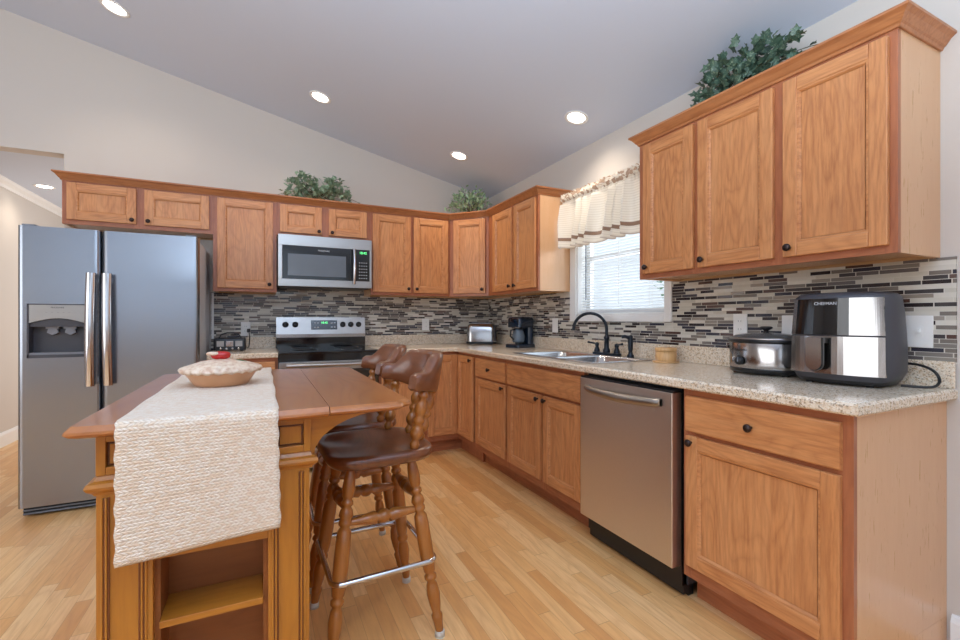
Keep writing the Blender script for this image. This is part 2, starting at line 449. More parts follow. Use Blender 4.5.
        if sub:
            sb = o.modifiers.new('sub', 'SUBSURF'); sb.levels = sub; sb.render_levels = sub
        if smooth:
            for p in me.polygons: p.use_smooth = True
        if label: o['label'] = label
        return o

def thing(name, label, cat, loc=(0, 0, 0), rz=0, group=None):
    o = bpy.data.objects.new(name, None); COL.objects.link(o); o.empty_display_size = 0.1
    o.location = loc; o.rotation_euler = (0, 0, rz); o['label'] = label; o['category'] = cat
    if group: o['group'] = group
    return o
def tag(o, label, cat, group=None):
    o['label'] = label; o['category'] = cat
    if group: o['group'] = group
    return o
def struct(o, label=None):
    o['kind'] = 'structure'
    if label: o['label'] = label
    return o
def text(body, size, mat, parent, loc, rot, name='lettering', depth=0.0006):
    cu = bpy.data.curves.new('t', 'FONT'); cu.body = body; cu.size = size; cu.extrude = depth; cu.align_x = 'CENTER'; cu.align_y = 'CENTER'
    t = bpy.data.objects.new('t', cu); COL.objects.link(t)
    bpy.context.view_layer.update()
    me = bpy.data.meshes.new_from_object(t.evaluated_get(bpy.context.evaluated_depsgraph_get()))
    bpy.data.objects.remove(t); bpy.data.curves.remove(cu)
    me.materials.clear(); me.materials.append(MT[mat])
    o = bpy.data.objects.new(name, me); COL.objects.link(o); o.parent = parent; o.location = loc; o.rotation_euler = rot
    return o

R, BK = 2.161, 4.236          # right wall plane, back wall plane
LW = -2.13                    # wall of the far room, seen at the left
ceil_z = lambda x: 2.44 + 0.229 * (R - x)

def smooth(pts, n=6):
    P = [Vector(p) for p in pts]; P = [P[0]] + P + [P[-1]]; out = []
    for i in range(1, len(P) - 2):
        for k_ in range(n):
            u = k_ / n; a, b_, c_, d_ = P[i - 1], P[i], P[i + 1], P[i + 2]
            out.append(tuple(.5 * ((2 * b_) + (c_ - a) * u + (2 * a - 5 * b_ + 4 * c_ - d_) * u * u + (3 * b_ - a - 3 * c_ + d_) * u ** 3)))
    return out + [tuple(P[-1])]
# ------------------------------------------------------------------ structure
struct(B().box(-4.5, R + 0.15, -4.0, 8.2, -0.08, 0.0, 'floor').done('floor'))
RX = -2.2
b = B()
b.extr([(R + 0.15, ceil_z(R + 0.15)), (R + 0.15, ceil_z(R) + 0.12), (RX, ceil_z(RX) + 0.15), (-4.6, ceil_z(RX) - 0.229 * 2.4 + 0.15), (-4.6, ceil_z(RX) - 0.229 * 2.4), (RX, ceil_z(RX))], 'y', -4.0, BK + 0.12, 'ceil')
struct(b.done('ceiling'))
b = B()                        # back wall with the cased opening at its left
b.extr([(-1.292, 0), (R, 0), (R, ceil_z(R)), (-1.292, ceil_z(-1.292))], 'y', BK, BK + 0.12, 'wall')
b.extr([(LW, 2.355), (-1.292, 2.355), (-1.292, ceil_z(-1.292)), (LW, ceil_z(LW))], 'y', BK, BK + 0.12, 'wall')
b.extr([(-4.5, 0), (LW, 0), (LW, ceil_z(LW)), (-4.5, 2.9)], 'y', BK, BK + 0.12, 'wall')
struct(b.done('wall_back'))
WY0, WY1, WZ0, WZ1 = 1.917, 2.757, 1.182, 2.03
b = B()                        # right wall with window opening
b.box(R, R + 0.15, -4.0, WY0, 0, 2.44, 'wall').box(R, R + 0.15, WY1, BK + 0.12, 0, 2.44, 'wall')
b.box(R, R + 0.15, WY0, WY1, 0, WZ0, 'wall').box(R, R + 0.15, WY0, WY1, WZ1, 2.44, 'wall')
struct(b.done('wall_right'))
struct(B().box(-4.6, -4.5, -4.0, 4.3, 0, 3.0, 'wall').done('wall_left'))
struct(B().box(-4.6, R + 0.15, -4.12, -4.0, 0, 3.5, 'wall').done('wall_front'))
# far room through the opening
struct(B().box(LW - 0.1, LW, BK + 0.12, 8.2, 0, 2.45, 'wall').done('wall_far_left'))
struct(B().box(LW, 0.6, 8.2, 8.3, 0, 2.45, 'wall').done('wall_far_back'))
struct(B().box(0.5, 0.6, BK + 0.12, 8.2, 0, 2.45, 'wall').done('wall_far_right'))
struct(B().box(LW - 0.1, 0.6, BK + 0.12, 8.2, 2.43, 2.5, 'ceil').done('ceiling_far_room'))
cp = [(0, 2.36), (0.012, 2.36), (0.02, 2.385), (0.05, 2.405), (0.06, 2.43), (0, 2.43)]
struct(B().sweep([(LW, BK + 0.13), (LW, 8.19)], cp, 'trim').done('trim_3'))
bp = [(0, 0), (0.016, 0), (0.016, 0.105), (0.008, 0.125), (0, 0.13)]
struct(B().sweep([(LW, BK + 0.12), (LW, 8.2)], bp, 'trim').done('baseboard_far_left'))
struct(B().sweep([(R, 0.686), (R, -4.0)], bp, 'trim').done('baseboard_right'))

# mosaic backsplashes
b = B(); b.box(-0.375, R - 0.008, BK - 0.008, BK - 0.0005, 0.90, 1.40, 'mosaic_x')
b.box(0.104, 0.846, BK - 0.008, BK - 0.0005, 1.40, 1.46, 'mosaic_x')
b.box(-0.372, -0.355, BK - 0.013, BK - 0.0004, 1.0, 1.372, 'trim')
struct(b.done('trim_1'), 'grey and brown strip mosaic backsplash on the back wall')
b = B()
for y0, y1, z0, z1 in ((0.674, 1.865, 1.0, 1.372), (2.825, BK - 0.001, 1.0, 1.372), (1.865, 2.825, 1.0, 1.1405)):
    b.box(R - 0.008, R - 0.0005, y0, y1, z0, z1, 'mosaic_y')
struct(b.done('trim_2'), 'cream, grey and dark strip mosaic backsplash on the window wall')

# window
b = B()
oy0, oy1, oz0, oz1 = 1.866, 2.824, 1.141, 2.10
for y0, y1, z0, z1 in ((oy0, WY0, oz0, oz1), (WY1, oy1, oz0, oz1), (WY0, WY1, oz0, WZ0), (WY0, WY1, WZ1, oz1)):
    b.box(R - 0.016, R + 0.0, y0, y1, z0, z1, 'trim')
wroot = struct(b.done('window_1', bevel=0.003))
b = B()
for y0, y1, z0, z1 in ((WY0, WY0 + 0.012, WZ0, WZ1), (WY1 - 0.012, WY1, WZ0, WZ1), (WY0, WY1, WZ0, WZ0 + 0.012), (WY0, WY1, WZ1 - 0.012, WZ1)):
    b.box(R - 0.002, R + 0.15, y0, y1, z0, z1, 'trim')
struct(b.done('window_jamb', wroot))
b = B(); fx0, fx1 = R + 0.085, R + 0.12
for y0, y1, z0, z1 in ((WY0 + .012, WY0 + .05, WZ0 + .012, WZ1 - .012), (WY1 - .05, WY1 - .012, WZ0 + .012, WZ1 - .012), (WY0 + .05, WY1 - .05, WZ0 + .012, WZ0 + .055), (WY0 + .05, WY1 - .05, 1.60, 1.635), (WY0 + .05, WY1 - .05, WZ1 - .05, WZ1 - .012)):
    b.box(fx0, fx1, y0, y1, z0, z1, 'trim')
struct(b.done('window_sash', wroot, bevel=0.002))
struct(B().box(R + .1, R + .104, WY0 + .045, WY1 - .045, WZ0 + .05, WZ1 - .045, 'glass').done('window_pane', wroot))

# ------------------------------------------------------------------ cabinets
def add_knob(parent, x, z, y):
    B().lathe([(0.006, 0), (0.006, 0.012), (0.012, 0.014), (0.0145, 0.018), (0.0145, 0.022), (0.010, 0.026), (0, 0.027)], 'bronze', (x, y, z), 16, (0, -1, 0)).done('knob', parent, label='dark bronze knob')

def door(parent, x0, x1, z0, z1, yf, knob=None, name='door', fw=0.052, slab=False):
    """front faces -y at local yf (frame plane); 19 mm proud"""
    T = 0.019; o = B(); cx, cz = (x0 + x1) / 2, (z0 + z1) / 2; W, H = (x1 - x0) / 2, (z1 - z0) / 2
    y0, y1 = -T, 0.0
    if slab:
        o.extr([(0, -H), (-T + .006, -H), (-T, -H + .006), (-T, H - .006), (-T + .006, H), (0, H)], 'x', -W, W, 'oak_h')
        d = o.done(name, parent, (cx, yf, cz), bevel=0.002)
    else:
        o.box(-W, -W + fw, y0, y1, -H, H, 'oak_v').box(W - fw, W, y0, y1, -H, H, 'oak_v')
        o.box(-W + fw, W - fw, y0, y1, H - fw, H, 'oak_h').box(-W + fw, W - fw, y0, y1, -H, -H + fw, 'oak_h')
        d = o.done(name, parent, (cx, yf, cz), bevel=0.003)
        # recessed panel with an ogee edge
        a, c2 = W - fw, H - fw; e = 0.012; q = B()
        ring = lambda k, y: [(-a + k, y, -c2 + k), (a - k, y, -c2 + k), (a - k, y, c2 - k), (-a + k, y, c2 - k)]
        vs = ring(-.001, -T + .003) + ring(e * .5, -T + .0035) + ring(e, -T + 0.012) + ring(e + .001, -T + .012)
        fs = []
        for r_ in range(3):
            for i in range(4): j = (i + 1) % 4; fs.append((r_ * 4 + i, r_ * 4 + j, (r_ + 1) * 4 + j, (r_ + 1) * 4 + i))
        q.faces(vs, fs, 'oak_h')
        q.box(-a + e - .002, a - e + .002, -T + .012, -.002, -c2 + e - .002, c2 - e + .002, 'oak_v')
        q.done('door_panel', d, recalc=True)
    if knob: add_knob(d, knob[0] - cx, knob[1] - cz, -T)
    return d

def cabinet(label, loc, rz, W, D, z0, z1, doors, rails, stiles, name='wall_cabinet', kick=0, end_l=False, end_r=False, top=True, group=None, frame_top=None):
    """local x 0..W left to right, y 0 at the wall, front at -D. rails: list of (z0,z1); stiles: list of (x0,x1)"""
    t = thing(name, label, 'cabinet', loc, rz, group)
    c = B(); zb = kick
    c.box(0.0, 0.016, -D, 0, z0 + zb, z1, 'side').box(W - 0.016, W, -D, 0, z0 + zb, z1, 'side')
    c.box(0.016, W - 0.016, -0.01, 0, z0 + zb, z1, 'inside').box(0.016, W - 0.016, -D, -0.01, z0 + zb + (.012 if not kick else 0), z0 + zb + .028, 'side')
    if top: c.box(0.016, W - 0.016, -D, -0.01, z1 - 0.016, z1, 'side')
    c.done('carcass', t, bevel=0.001)
    f = B()
    for a, e in stiles: f.box(a, e, -D - 0.019, -D, z0 + zb, z1, 'frame_v')
    xs = sorted(stiles)
    for (a, e) in rails:
        for i in range(len(xs) - 1): f.box(xs[i][1], xs[i + 1][0], -D - 0.0188, -D, a, e, 'frame_h')
    f.done('face_frame', t, bevel=0.001)
    if kick: B().box(0.0, W, -D + 0.06, -D + 0.075, z0, z0 + zb, 'frame_h').box(0, .016, -D + .075, 0, z0, z0 + zb, 'side').box(W - .016, W, -D + .075, 0, z0, z0 + zb, 'side').done('toe_kick', t)
    for d in doors:
        k = dict(d); door(t, k['x'][0], k['x'][1], k['z'][0], k['z'][1], -D - 0.019, k.get('knob'), k.get('name', 'door'), k.get('fw', 0.052), k.get('slab', False))
    return t
UD = 0.286    # upper carcass depth; frame makes 0.305
G1 = 'oak wall cabinets along the back wall'
# over-fridge
X0 = -1.21; W = 0.874
cabinet('short oak wall cabinet with two wide doors above the refrigerator', (X0, BK, 0), 0, W, UD, 1.80, 2.134,
        [dict(x=(.027, .407), z=(1.83, 2.08), knob=(.385, 1.855)), dict(x=(.453, .850), z=(1.83, 2.08), knob=(.478, 1.855))],
        [(1.80, 1.835), (2.07, 2.134)], [(0, .04), (.395, .47), (.835, W)], group=None)
X0 = -0.336; W = 0.438
cabinet('tall single-door oak wall cabinet between refrigerator and microwave', (X0, BK, 0), 0, W, UD, 1.372, 2.134,
        [dict(x=(.028, .412), z=(1.398, 2.08), knob=(.386, 1.432))], [(1.372, 1.405), (2.07, 2.134)], [(0, .04), (.395, W)])
X0 = 0.102; W = 0.748
cabinet('short two-door oak wall cabinet right above the microwave', (X0, BK, 0), 0, W, UD, 1.83, 2.134,
        [dict(x=(.024, .342), z=(1.857, 2.08), knob=(.318, 1.88)), dict(x=(.397, .711), z=(1.857, 2.08), knob=(.422, 1.88))],
        [(1.83, 1.86), (2.07, 2.134)], [(0, .04), (.33, .41), (.70, W)])
X0 = 0.850; W = 0.734
cabinet('two-door oak wall cabinet right of the microwave', (X0, BK, 0), 0, W, UD, 1.372, 2.134,
        [dict(x=(.015, .356), z=(1.398, 2.08), knob=(.332, 1.432)), dict(x=(.384, .718), z=(1.398, 2.08), knob=(.408, 1.432))],
        [(1.372, 1.405), (2.07, 2.134)], [(0, .03), (.34, .40), (.70, W)])
# diagonal corner cabinet
c0 = Vector((1.585, 3.931)); c1 = Vector((1.856, 3.640))
AN = math.atan2(c1.y - c0.y, c1.x - c0.x)
t = thing('corner_wall_cabinet', 'diagonal oak wall cabinet with one door in the corner', 'cabinet', (c0.x, c0.y, 0), AN)
Rm = Matrix.Rotation(-AN, 2)
def loc2(p): return tuple(Rm @ (Vector(p) - c0))
cc = B(); poly = [loc2(p) for p in ((1.586, 3.950), (1.875, 3.640), (R - .001, 3.640), (R - .001, BK - .001), (1.586, BK - .001))]
cc.prism(poly, 1.385, 1.40, 'side').prism(poly, 2.12, 2.134, 'side')
for i in (1, 2, 3, 4):
    a, e = Vector(poly[i]), Vector(poly[(i + 1) % 5]); d = (e - a).normalized(); nn = Vector((-d.y, d.x)) * .012
    cc.prism([tuple(a), tuple(e), tuple(e + nn), tuple(a + nn)], 1.372, 2.12, 'side')
cc.done('carcass', t)
Wd = (c1 - c0).length
f = B(); f.box(0, .05, 0, .019, 1.372, 2.134, 'frame_v').box(Wd - .05, Wd, 0, .019, 1.372, 2.134, 'frame_v')
f.box(.05, Wd - .05, 0, .019, 1.372, 1.405, 'frame_h').box(.05, Wd - .05, 0, .019, 2.07, 2.134, 'frame_h'); f.done('face_frame', t, bevel=.001)
door(t, .050, Wd - .030, 1.398, 2.08, 0, (Wd - .056, 1.432))
# right wall, far pair: origin at local left = far end, y=3.626, going to 2.812
W = 3.638 - 2.828; O = 3.638
cabinet('two-door oak wall cabinet left of the window', (R, O, 0), -PI / 2, W, UD, 1.372, 2.134,
        [dict(x=(O - 3.538, O - 3.197), z=(1.398, 2.08), knob=(O - 3.222, 1.432)), dict(x=(O - 3.165, O - 2.850), z=(1.398, 2.08), knob=(O - 3.14, 1.432))],
        [(1.372, 1.405), (2.07, 2.134)], [(0, .10), (O - 3.21, O - 3.15), (W - .035, W)])
O = 1.824; W = O - 0.7165
cabinet('large three-door oak wall cabinet in the foreground right of the window', (R, O, 0), -PI / 2, W, UD, 1.372, 2.134,
        [dict(x=(O - 1.785, O - 1.476), z=(1.398, 2.085), knob=(O - 1.757, 1.432)), dict(x=(O - 1.449, O - 1.104), z=(1.398, 2.085), knob=(O - 1.422, 1.432)),
         dict(x=(O - 1.066, O - .737), z=(1.398, 2.085), knob=(O - 1.04, 1.432))],
        [(1.372, 1.405), (2.07, 2.134)], [(0, .055), (O - 1.49, O - 1.435), (O - 1.12, O - 1.05), (O - .75, W)])
# crown mouldings
cr = [(0.0, 2.093), (0.006, 2.093), (0.010, 2.103), (0.015, 2.107), (0.028, 2.126), (0.037, 2.133), (0.042, 2.136), (0.042, 2.145), (0.0, 2.145)]
m = R - .3055; q = BK - .3055
ca = B().sweep([(-1.211, BK - .002), (-1.211, q), (1.585, q), (m, 3.640), (m, 2.827), (R - .002, 2.827)], cr, 'crown_x').done('crown_molding')
tag(ca, 'stepped oak crown molding running from the refrigerator cabinet to the window', 'molding')
ca = B().sweep([(R - .002, 1.825), (m, 1.825), (m, .7155), (R - .002, .7155)], [(o_, z_ + .008) for o_, z_ in cr], 'crown_y').done('crown_molding')
tag(ca, 'oak crown molding topping the big foreground wall cabinet', 'molding')

# base cabinets
BD = 0.591
def bd(x, knob): return dict(x=x, z=(.168, .690), knob=knob)
def dr(x, knob): return dict(x=x, z=(.705, .848), knob=knob, slab=True, name='drawer')
O = 1.285; W = O - .700
cabinet('oak base cabinet with wide drawer and one door at the near counter end', (R, O, 0), -PI / 2, W, BD, 0, .876,
        [bd((.022, O - .727), (.048, .665)), dr((.022, O - .727), ((.022 + O - .727) / 2, .776))],
        [(.114, .175), (.68, .715), (.84, .876)], [(0, .035), (O - .74, W)], name='base_cabinet', kick=.114)
O = 2.742; W = O - 1.912
cabinet('oak sink base cabinet with false drawer front and two doors', (R, O, 0), -PI / 2, W, BD, 0, .876,
        [bd((.018, O - 2.312), (O - 2.34, .665)), bd((O - 2.285, W - .015), (O - 2.26, .665)), dr((.018, W - .015), None)],
        [(.114, .175), (.68, .715), (.84, .876)], [(0, .03), (O - 2.325, O - 2.27), (W - .028, W)], name='base_cabinet', kick=.114, top=False)
O = 3.262; W = O - 2.7425
cabinet('oak base cabinet with one drawer over one door left of the sink', (R, O, 0), -PI / 2, W, BD, 0, .876,
        [bd((.018, W - .018), (W - .05, .665)), dr((.018, W - .018), (W / 2, .776))],
        [(.114, .175), (.68, .715), (.84, .876)], [(0, .03), (W - .03, W)], name='base_cabinet', kick=.114)
# lazy-susan corner
t = thing('corner_base_cabinet', 'inside-corner oak base cabinet with two narrow full-height doors', 'cabinet', (0, 0, 0))
xf, yf = R - .61, BK - .61
cc = B(); cc.box(1.245, 1.261, yf + .019, BK - .001, .114, .876, 'side').box(xf + .019, R - .001, 3.263, 3.279, .114, .876, 'side')
cc.box(1.261, R - .001, BK - .012, BK - .001, .114, .876, 'inside').box(R - .012, R - .001, 3.279, BK - .012, .114, .876, 'inside')
cc.box(1.261, R - .012, yf + .019, BK - .012, .114, .13, 'inside').box(xf + .019, R - .012, 3.279, yf + .019, .114, .13, 'inside')
cc.done('carcass', t)
f = B(); f.box(1.245, 1.28, yf, yf + .019, .114, .876, 'frame_v').box(1.28, xf, yf, yf + .019, .85, .876, 'frame_h').box(1.28, xf, yf, yf + .019, .114, .165, 'frame_h')
f.box(xf, xf + .019, 3.263, 3.295, .114, .876, 'frame_v').box(xf, xf + .019, 3.295, yf + .019, .85, .876, 'frame_h').box(xf, xf + .019, 3.295, yf + .019, .114, .165, 'frame_h')
f.done('face_frame', t, bevel=.001)
B().box(1.245, xf + .075, yf + .075, yf + .09, 0, .114, 'frame_h').box(xf + .06, xf + .075, 3.263, yf + .075, 0, .114, 'frame_h').done('toe_kick', t)
door(t, 1.265, xf - .022, .16, .852, yf)
pv = bpy.data.objects.new('door_hinge_side', None); COL.objects.link(pv); pv.parent = t; pv.location = (xf, yf - .004, 0); pv.rotation_euler = (0, 0, -PI / 2)
dd = door(pv, .0, .325, .16, .852, 0, (.285, .82))
mw = pv.rotation_euler.copy(); dl = dd.location.copy()
dd.parent = t; dd.location = (xf + dl.y, yf - .004 - dl.x, dl.z); dd.rotation_euler = mw; bpy.data.objects.remove(pv)
W = 1.2445 - .846
cabinet('oak base cabinet right of the range, half hidden by the stools', (.846, BK, 0), 0, W, BD, 0, .876,
        [bd((.02, W - .02), (.05, .665)), dr((.02, W - .02), (W / 2, .776))],
        [(.114, .175), (.68, .715), (.84, .876)], [(0, .03), (W - .03, W)], name='base_cabinet', kick=.114)
W = .103 + .343
cabinet('oak base cabinet between refrigerator and range', (-.343, BK, 0), 0, W, BD, 0, .876,
        [bd((.02, W - .02), (.05, .665)), dr((.02, W - .02), (W / 2, .776))],
        [(.114, .175), (.68, .715), (.84, .876)], [(0, .03), (W - .03, W)], name='base_cabinet', kick=.114)

# ------------------------------------------------------------------ countertops
SX0, SX1, SY0, SY1 = 1.612, 2.085, 1.925, 2.735     # sink cut-out
t = thing('countertop', 'L-shaped beige speckled countertop running under the window to the corner', 'countertop')
xe, ye = R - .648, BK - .648; Z0, Z1 = .8765, .914
ed = [(0, Z0), (0.016, Z0), (.022, Z0 + .006), (.022, Z1 - .008), (.016, Z1 - .001), (.012, Z1), (0, Z1)]
g = B()
xi, yi, ye2 = xe + .022, .672 + .022, ye + .022
rr = R - .001; bb = BK - .001
g.box(xi, SX0, SY0, SY1, Z0, Z1, 'granite').box(SX1, rr, SY0, SY1, Z0, Z1, 'granite')
g.box(xi, rr, yi, SY0, Z0, Z1, 'granite').box(xi, rr, SY1, ye2, Z0, Z1, 'granite')
g.box(.847, rr, ye2, bb, Z0, Z1, 'granite')
g.sweep([(.847, ye2), (xi - .03, ye2), (xi, ye2 - .03), (xi, yi), (rr, yi)], ed, 'granite')
g.faces([(xi - .03, ye2, Z1), (xi, ye2 - .03, Z1), (xi, ye2, Z1)], [(0, 1, 2)], 'granite')
g.done('counter_slab', t)
B().box(.847, rr - .021, bb - .02, bb - .0085, Z1, 1.008, 'granite').box(rr - .02, rr - .0085, .674, bb - .0085, Z1, 1.008, 'granite').done('upstand', t, bevel=.003)
t = thing('countertop', 'short beige speckled countertop beside the refrigerator', 'countertop')
g = B(); g.box(-.345 + .0, .103, ye2, bb, Z0, Z1, 'granite').sweep([(-.345, ye2), (.103, ye2)], ed, 'granite'); g.done('counter_slab', t)
B().box(-.345, .103, bb - .02, bb - .0085, Z1, 1.008, 'granite').done('upstand', t, bevel=.003)

# ------------------------------------------------------------------ sink and faucet
t = thing('kitchen_sink', 'double-bowl stainless sink set into the counter under the window', 'sink', (0, 0, 0))
def rrect(x0, x1, y0, y1, r, n=5):
    p = []
    for cx, cy, a0 in ((x1 - r, y1 - r, 0), (x0 + r, y1 - r, PI / 2), (x0 + r, y0 + r, PI), (x1 - r, y0 + r, 1.5 * PI)):
        for i in range(n + 1): a = a0 + PI / 2 * i / n; p.append((cx + r * math.cos(a), cy + r * math.sin(a)))
    return p
def loft(b_, rings, mat, smooth=True, cap0=False, cap1=True):
    n = len(rings[0]); vs = [v for r_ in rings for v in r_]; fs = []
    for i in range(len(rings) - 1):
        for k in range(n): l = (k + 1) % n; fs.append((i * n + k, i * n + l, (i + 1) * n + l, (i + 1) * n + k))
    b_.faces(vs, fs, mat, smooth)
    if cap0: b_.faces(rings[0], [tuple(reversed(range(n)))], mat)
    if cap1: b_.faces(rings[-1], [tuple(range(n))], mat)
mid = (SY0 + SY1) / 2
def at(p, z): return [(x, y, z) for x, y in p]
k = B()
ol_ = rrect(SX0 - .02, SX1 + .005, SY0 - .022, SY1 + .022, .04)
bowls = [(SX0 + .012, SX1 - .075, SY0 + .012, mid - .014), (SX0 + .012, SX1 - .075, mid + .014, SY1 - .012)]
# deck made of strips around the bowls
zt = Z1 + .007
xa, xb, ya, yb = SX0 - .02, SX1 + .005, SY0 - .022, SY1 + .022
b0, b1 = bowls
for x0, x1, y0, y1 in ((xa, b0[0], ya, yb), (b0[1], xb, ya, yb), (b0[0], b0[1], ya, b0[2]), (b0[0], b0[1], b0[3], b1[2]), (b0[0], b0[1], b1[3], yb)):
    k.box(x0, x1, y0, y1, Z1 + .0005, zt, 'sink')
k.done('sink_deck', t, bevel=.003)
for bw in bowls:
    k = B()
    loft(k, [at(rrect(bw[0] - .002, bw[1] + .002, bw[2] - .002, bw[3] + .002, .004), zt - .001), at(rrect(bw[0] + .006, bw[1] - .006, bw[2] + .006, bw[3] - .006, .05), zt - .012), at(rrect(bw[0] + .014, bw[1] - .014, bw[2] + .014, bw[3] - .014, .055), zt - .15), at(rrect(bw[0] + .04, bw[1] - .04, bw[2] + .04, bw[3] - .04, .05), zt - .17)], 'sink', True, False, True)
    bo = k.done('bowl', t)
    B().lathe([(0.045, 0), (.042, .003), (.03, .001), (0, .001)], 'steel', ((bw[0] + bw[1]) / 2, (bw[2] + bw[3]) / 2, zt - .169), 20).done('drain', bo)
DX = SX1 - .025
t = thing('faucet', 'dark bronze gooseneck faucet with two lever handles behind the sink', 'faucet', (DX, 2.315, zt + .0005))
B().prism([(x, y) for x, y in rrect(-.028, .028, -.125, .125, .026)], 0, .014, 'faucet').done('base_plate', t, bevel=.003)
B().lathe([(.024, .014), (.024, .03), (.017, .045), (.015, .10), (.019, .108), (.019, .118), (.0125, .125), (.0125, .13)], 'faucet').done('body', t)
pts = [(0, 0, .12), (0, 0, .168)]
dx, dy = Vector((-.72, .69)).normalized()
for i in range(1, 15):
    a = PI * i / 14 * .97; rad = .108
    pts.append((dx * rad * (1 - math.cos(a)), dy * rad * (1 - math.cos(a)), .168 + rad * math.sin(a)))
e = pts[-1]; pts.append((e[0], e[1], e[2] - .016))
B().tube(pts, [.0105] * (len(pts) - 2) + [.0105, .0125], 'faucet', 12).done('spout', t)
for s in (-1, 1):
    hd = B().lathe([(.021, .0145), (.019, .03), (.011, .05), (.014, .06), (.014, .072), (.006, .078), (0, .079)], 'faucet', (0, s * .095, 0)).done('handle', t)
    B().tube([(0, s * .095, .068), (-.01, s * .13, .073), (-.02, s * .165, .078)], [.006, .006, .0075], 'faucet', 8).done('lever', hd)
t = thing('side_sprayer', 'dark bronze pull-out sprayer standing right of the faucet', 'sprayer', (DX + .0, 2.10, zt + .0005))
B().lathe([(.022, 0), (.021, .012), (.014, .02), (.014, .03)], 'faucet').done('collar', t)
B().lathe([(.011, .03), (.015, .05), (.016, .10), (.013, .115), (.015, .125), (.012, .135), (0, .137)], 'faucet').tube([(0, 0, .118), (-.03, .02, .128), (-.045, .03, .124)], [.010, .011, .010], 'faucet', 10).done('spray_head', t)

# ------------------------------------------------------------------ refrigerator
FX0, FX1, FY = -1.272, -.380, 3.48
t = thing('refrigerator', 'side-by-side stainless refrigerator with ice and water dispenser', 'refrigerator', (FX0, FY, 0))
FW = FX1 - FX0
B().box(.004, FW - .004, .075, .72, .02, 1.685, 'fridge_side').done('cabinet_body', t, bevel=.004)
B().box(.02, FW - .02, .03, .08, .012, .055, 'grille').box(.02, FW - .02, .022, .03, .018, .024, 'grey').box(.02, FW - .02, .022, .03, .038, .044, 'grey').done('toe_grille', t)
sp = -.888 - FX0
def fdoor(x0, x1):
    # slightly crowned front with rounded vertical edges
    n = 14; pr = []
    for i in range(n + 1):
        u = i / n; x = x0 + (x1 - x0) * u
        ed_ = min(u, 1 - u) * (x1 - x0)
        y = (.022 * (1 - math.sqrt(max(0, 1 - (1 - min(1, ed_ / .022)) ** 2))) if ed_ < .022 else 0)
        pr.append((x, y))
    xs_ = [x0, x0 + .003, x0 + .008, x0 + .015, x0 + .026]; xs2 = [x1 - .026, x1 - .015, x1 - .008, x1 - .003, x1]
    ys_ = [.026, .014, .006, .0015, 0]
    pr = list(zip(xs_, ys_)) + list(zip(xs2, ys_[::-1]))
    return pr
def door_with_hole(x0, x1, hole, nm):
    b_ = B(); z0, z1 = .062, 1.70
    pr = fdoor(x0, x1)
    if hole:
        hx0, hx1, hz0, hz1 = hole
        # columns left and right keep full height, middle split in two
        def strip(pa, za, zb):
            poly = pa + [(pa[-1][0], .07), (pa[0][0], .07)]
            b_.prism(poly, za, zb, 'steel_fridge')
        Lp = [p for p in pr if p[0] < hx0] + [(hx0, 0)]; Rp = [(hx1, 0)] + [p for p in pr if p[0] > hx1]
        strip(Lp, z0, z1); strip(Rp, z0, z1); strip([(hx0, 0), (hx1, 0)], z0, hz0); strip([(hx0, 0), (hx1, 0)], hz1, z1)
    else:
        b_.prism(pr + [(x1, .07), (x0, .07)], z0, z1, 'steel_fridge')
    return b_.done(nm, t)
hole = (-1.226 - FX0, -.955 - FX0, .930, 1.247)
d1 = door_with_hole(0, sp - .004, hole, 'door')
d2 = door_with_hole(sp + .004, FW, None, 'door')
B().box(.015, .075, .02, .09, 1.70, 1.712, 'grey').box(FW - .075, FW - .015, .02, .09, 1.70, 1.712, 'grey').done('hinge_cover', t)
h0, h1, hz0, hz1 = hole
dp = B(); fr_ = .008
dp.box(h0, h1, .055, .065, hz0, hz1, 'dark_grey')                       # back of the niche
for a, c_, z_, zz in ((h0, h0 + fr_, hz0, hz1), (h1 - fr_, h1, hz0, hz1), (h0, h1, hz0, hz0 + .018), (h0, h1, hz1 - .006, hz1)):
    dp.box(a, c_, -.004, .06, z_, zz, 'dark_grey')
dp.box(h0 + fr_, h1 - fr_, .0, .05, hz0 + .018, hz0 + .03, 'grey')
# arched control fascia
zz0 = hz1 - .085; pts = []
for i in range(13):
    u = i / 12; pts.append((h0 + fr_ + (h1 - h0 - 2 * fr_) * u, zz0 - .028 + .028 * math.sin(PI * u)))
pts += [(h1 - fr_, hz1 - .006), (h0 + fr_, hz1 - .006)]
dp.extr(pts, 'y', -.002, .03, 'steel')
D_ = dp.done('dispenser', d1)
B().extr([(h0 + fr_ + (h1 - h0 - 2 * fr_) * i / 12, zz0 - .030 + .028 * math.sin(PI * i / 12)) for i in range(13)] + [(h1 - fr_, zz0 - .05), (h0 + fr_, zz0 - .05)], 'y', .01, .035, 'dark_grey').done('niche_arch', D_)
for xx in (.38, .68):
    x_ = h0 + (h1 - h0) * xx
    B().box(x_ - .03, x_ + .03, .025, .05, zz0 - .062, zz0 - .045, 'grey').extr([(x_ - .02, zz0 - .062), (x_ + .02, zz0 - .062), (x_ + .026, zz0 - .085), (x_, zz0 - .10), (x_ - .026, zz0 - .085)], 'y', .03, .05, 'grey').done('paddle', D_)
text('FRIGIDAIRE', .012, 'print_dark', D_, ((h0 + h1) / 2, -.0025, hz1 - .022), (PI / 2, 0, 0))
for i in range(5):
    text('---', .008, 'print_dark', D_, (h0 + .085 + i * .026, -.0025, hz1 - .05), (PI / 2, 0, 0), 'button_mark')
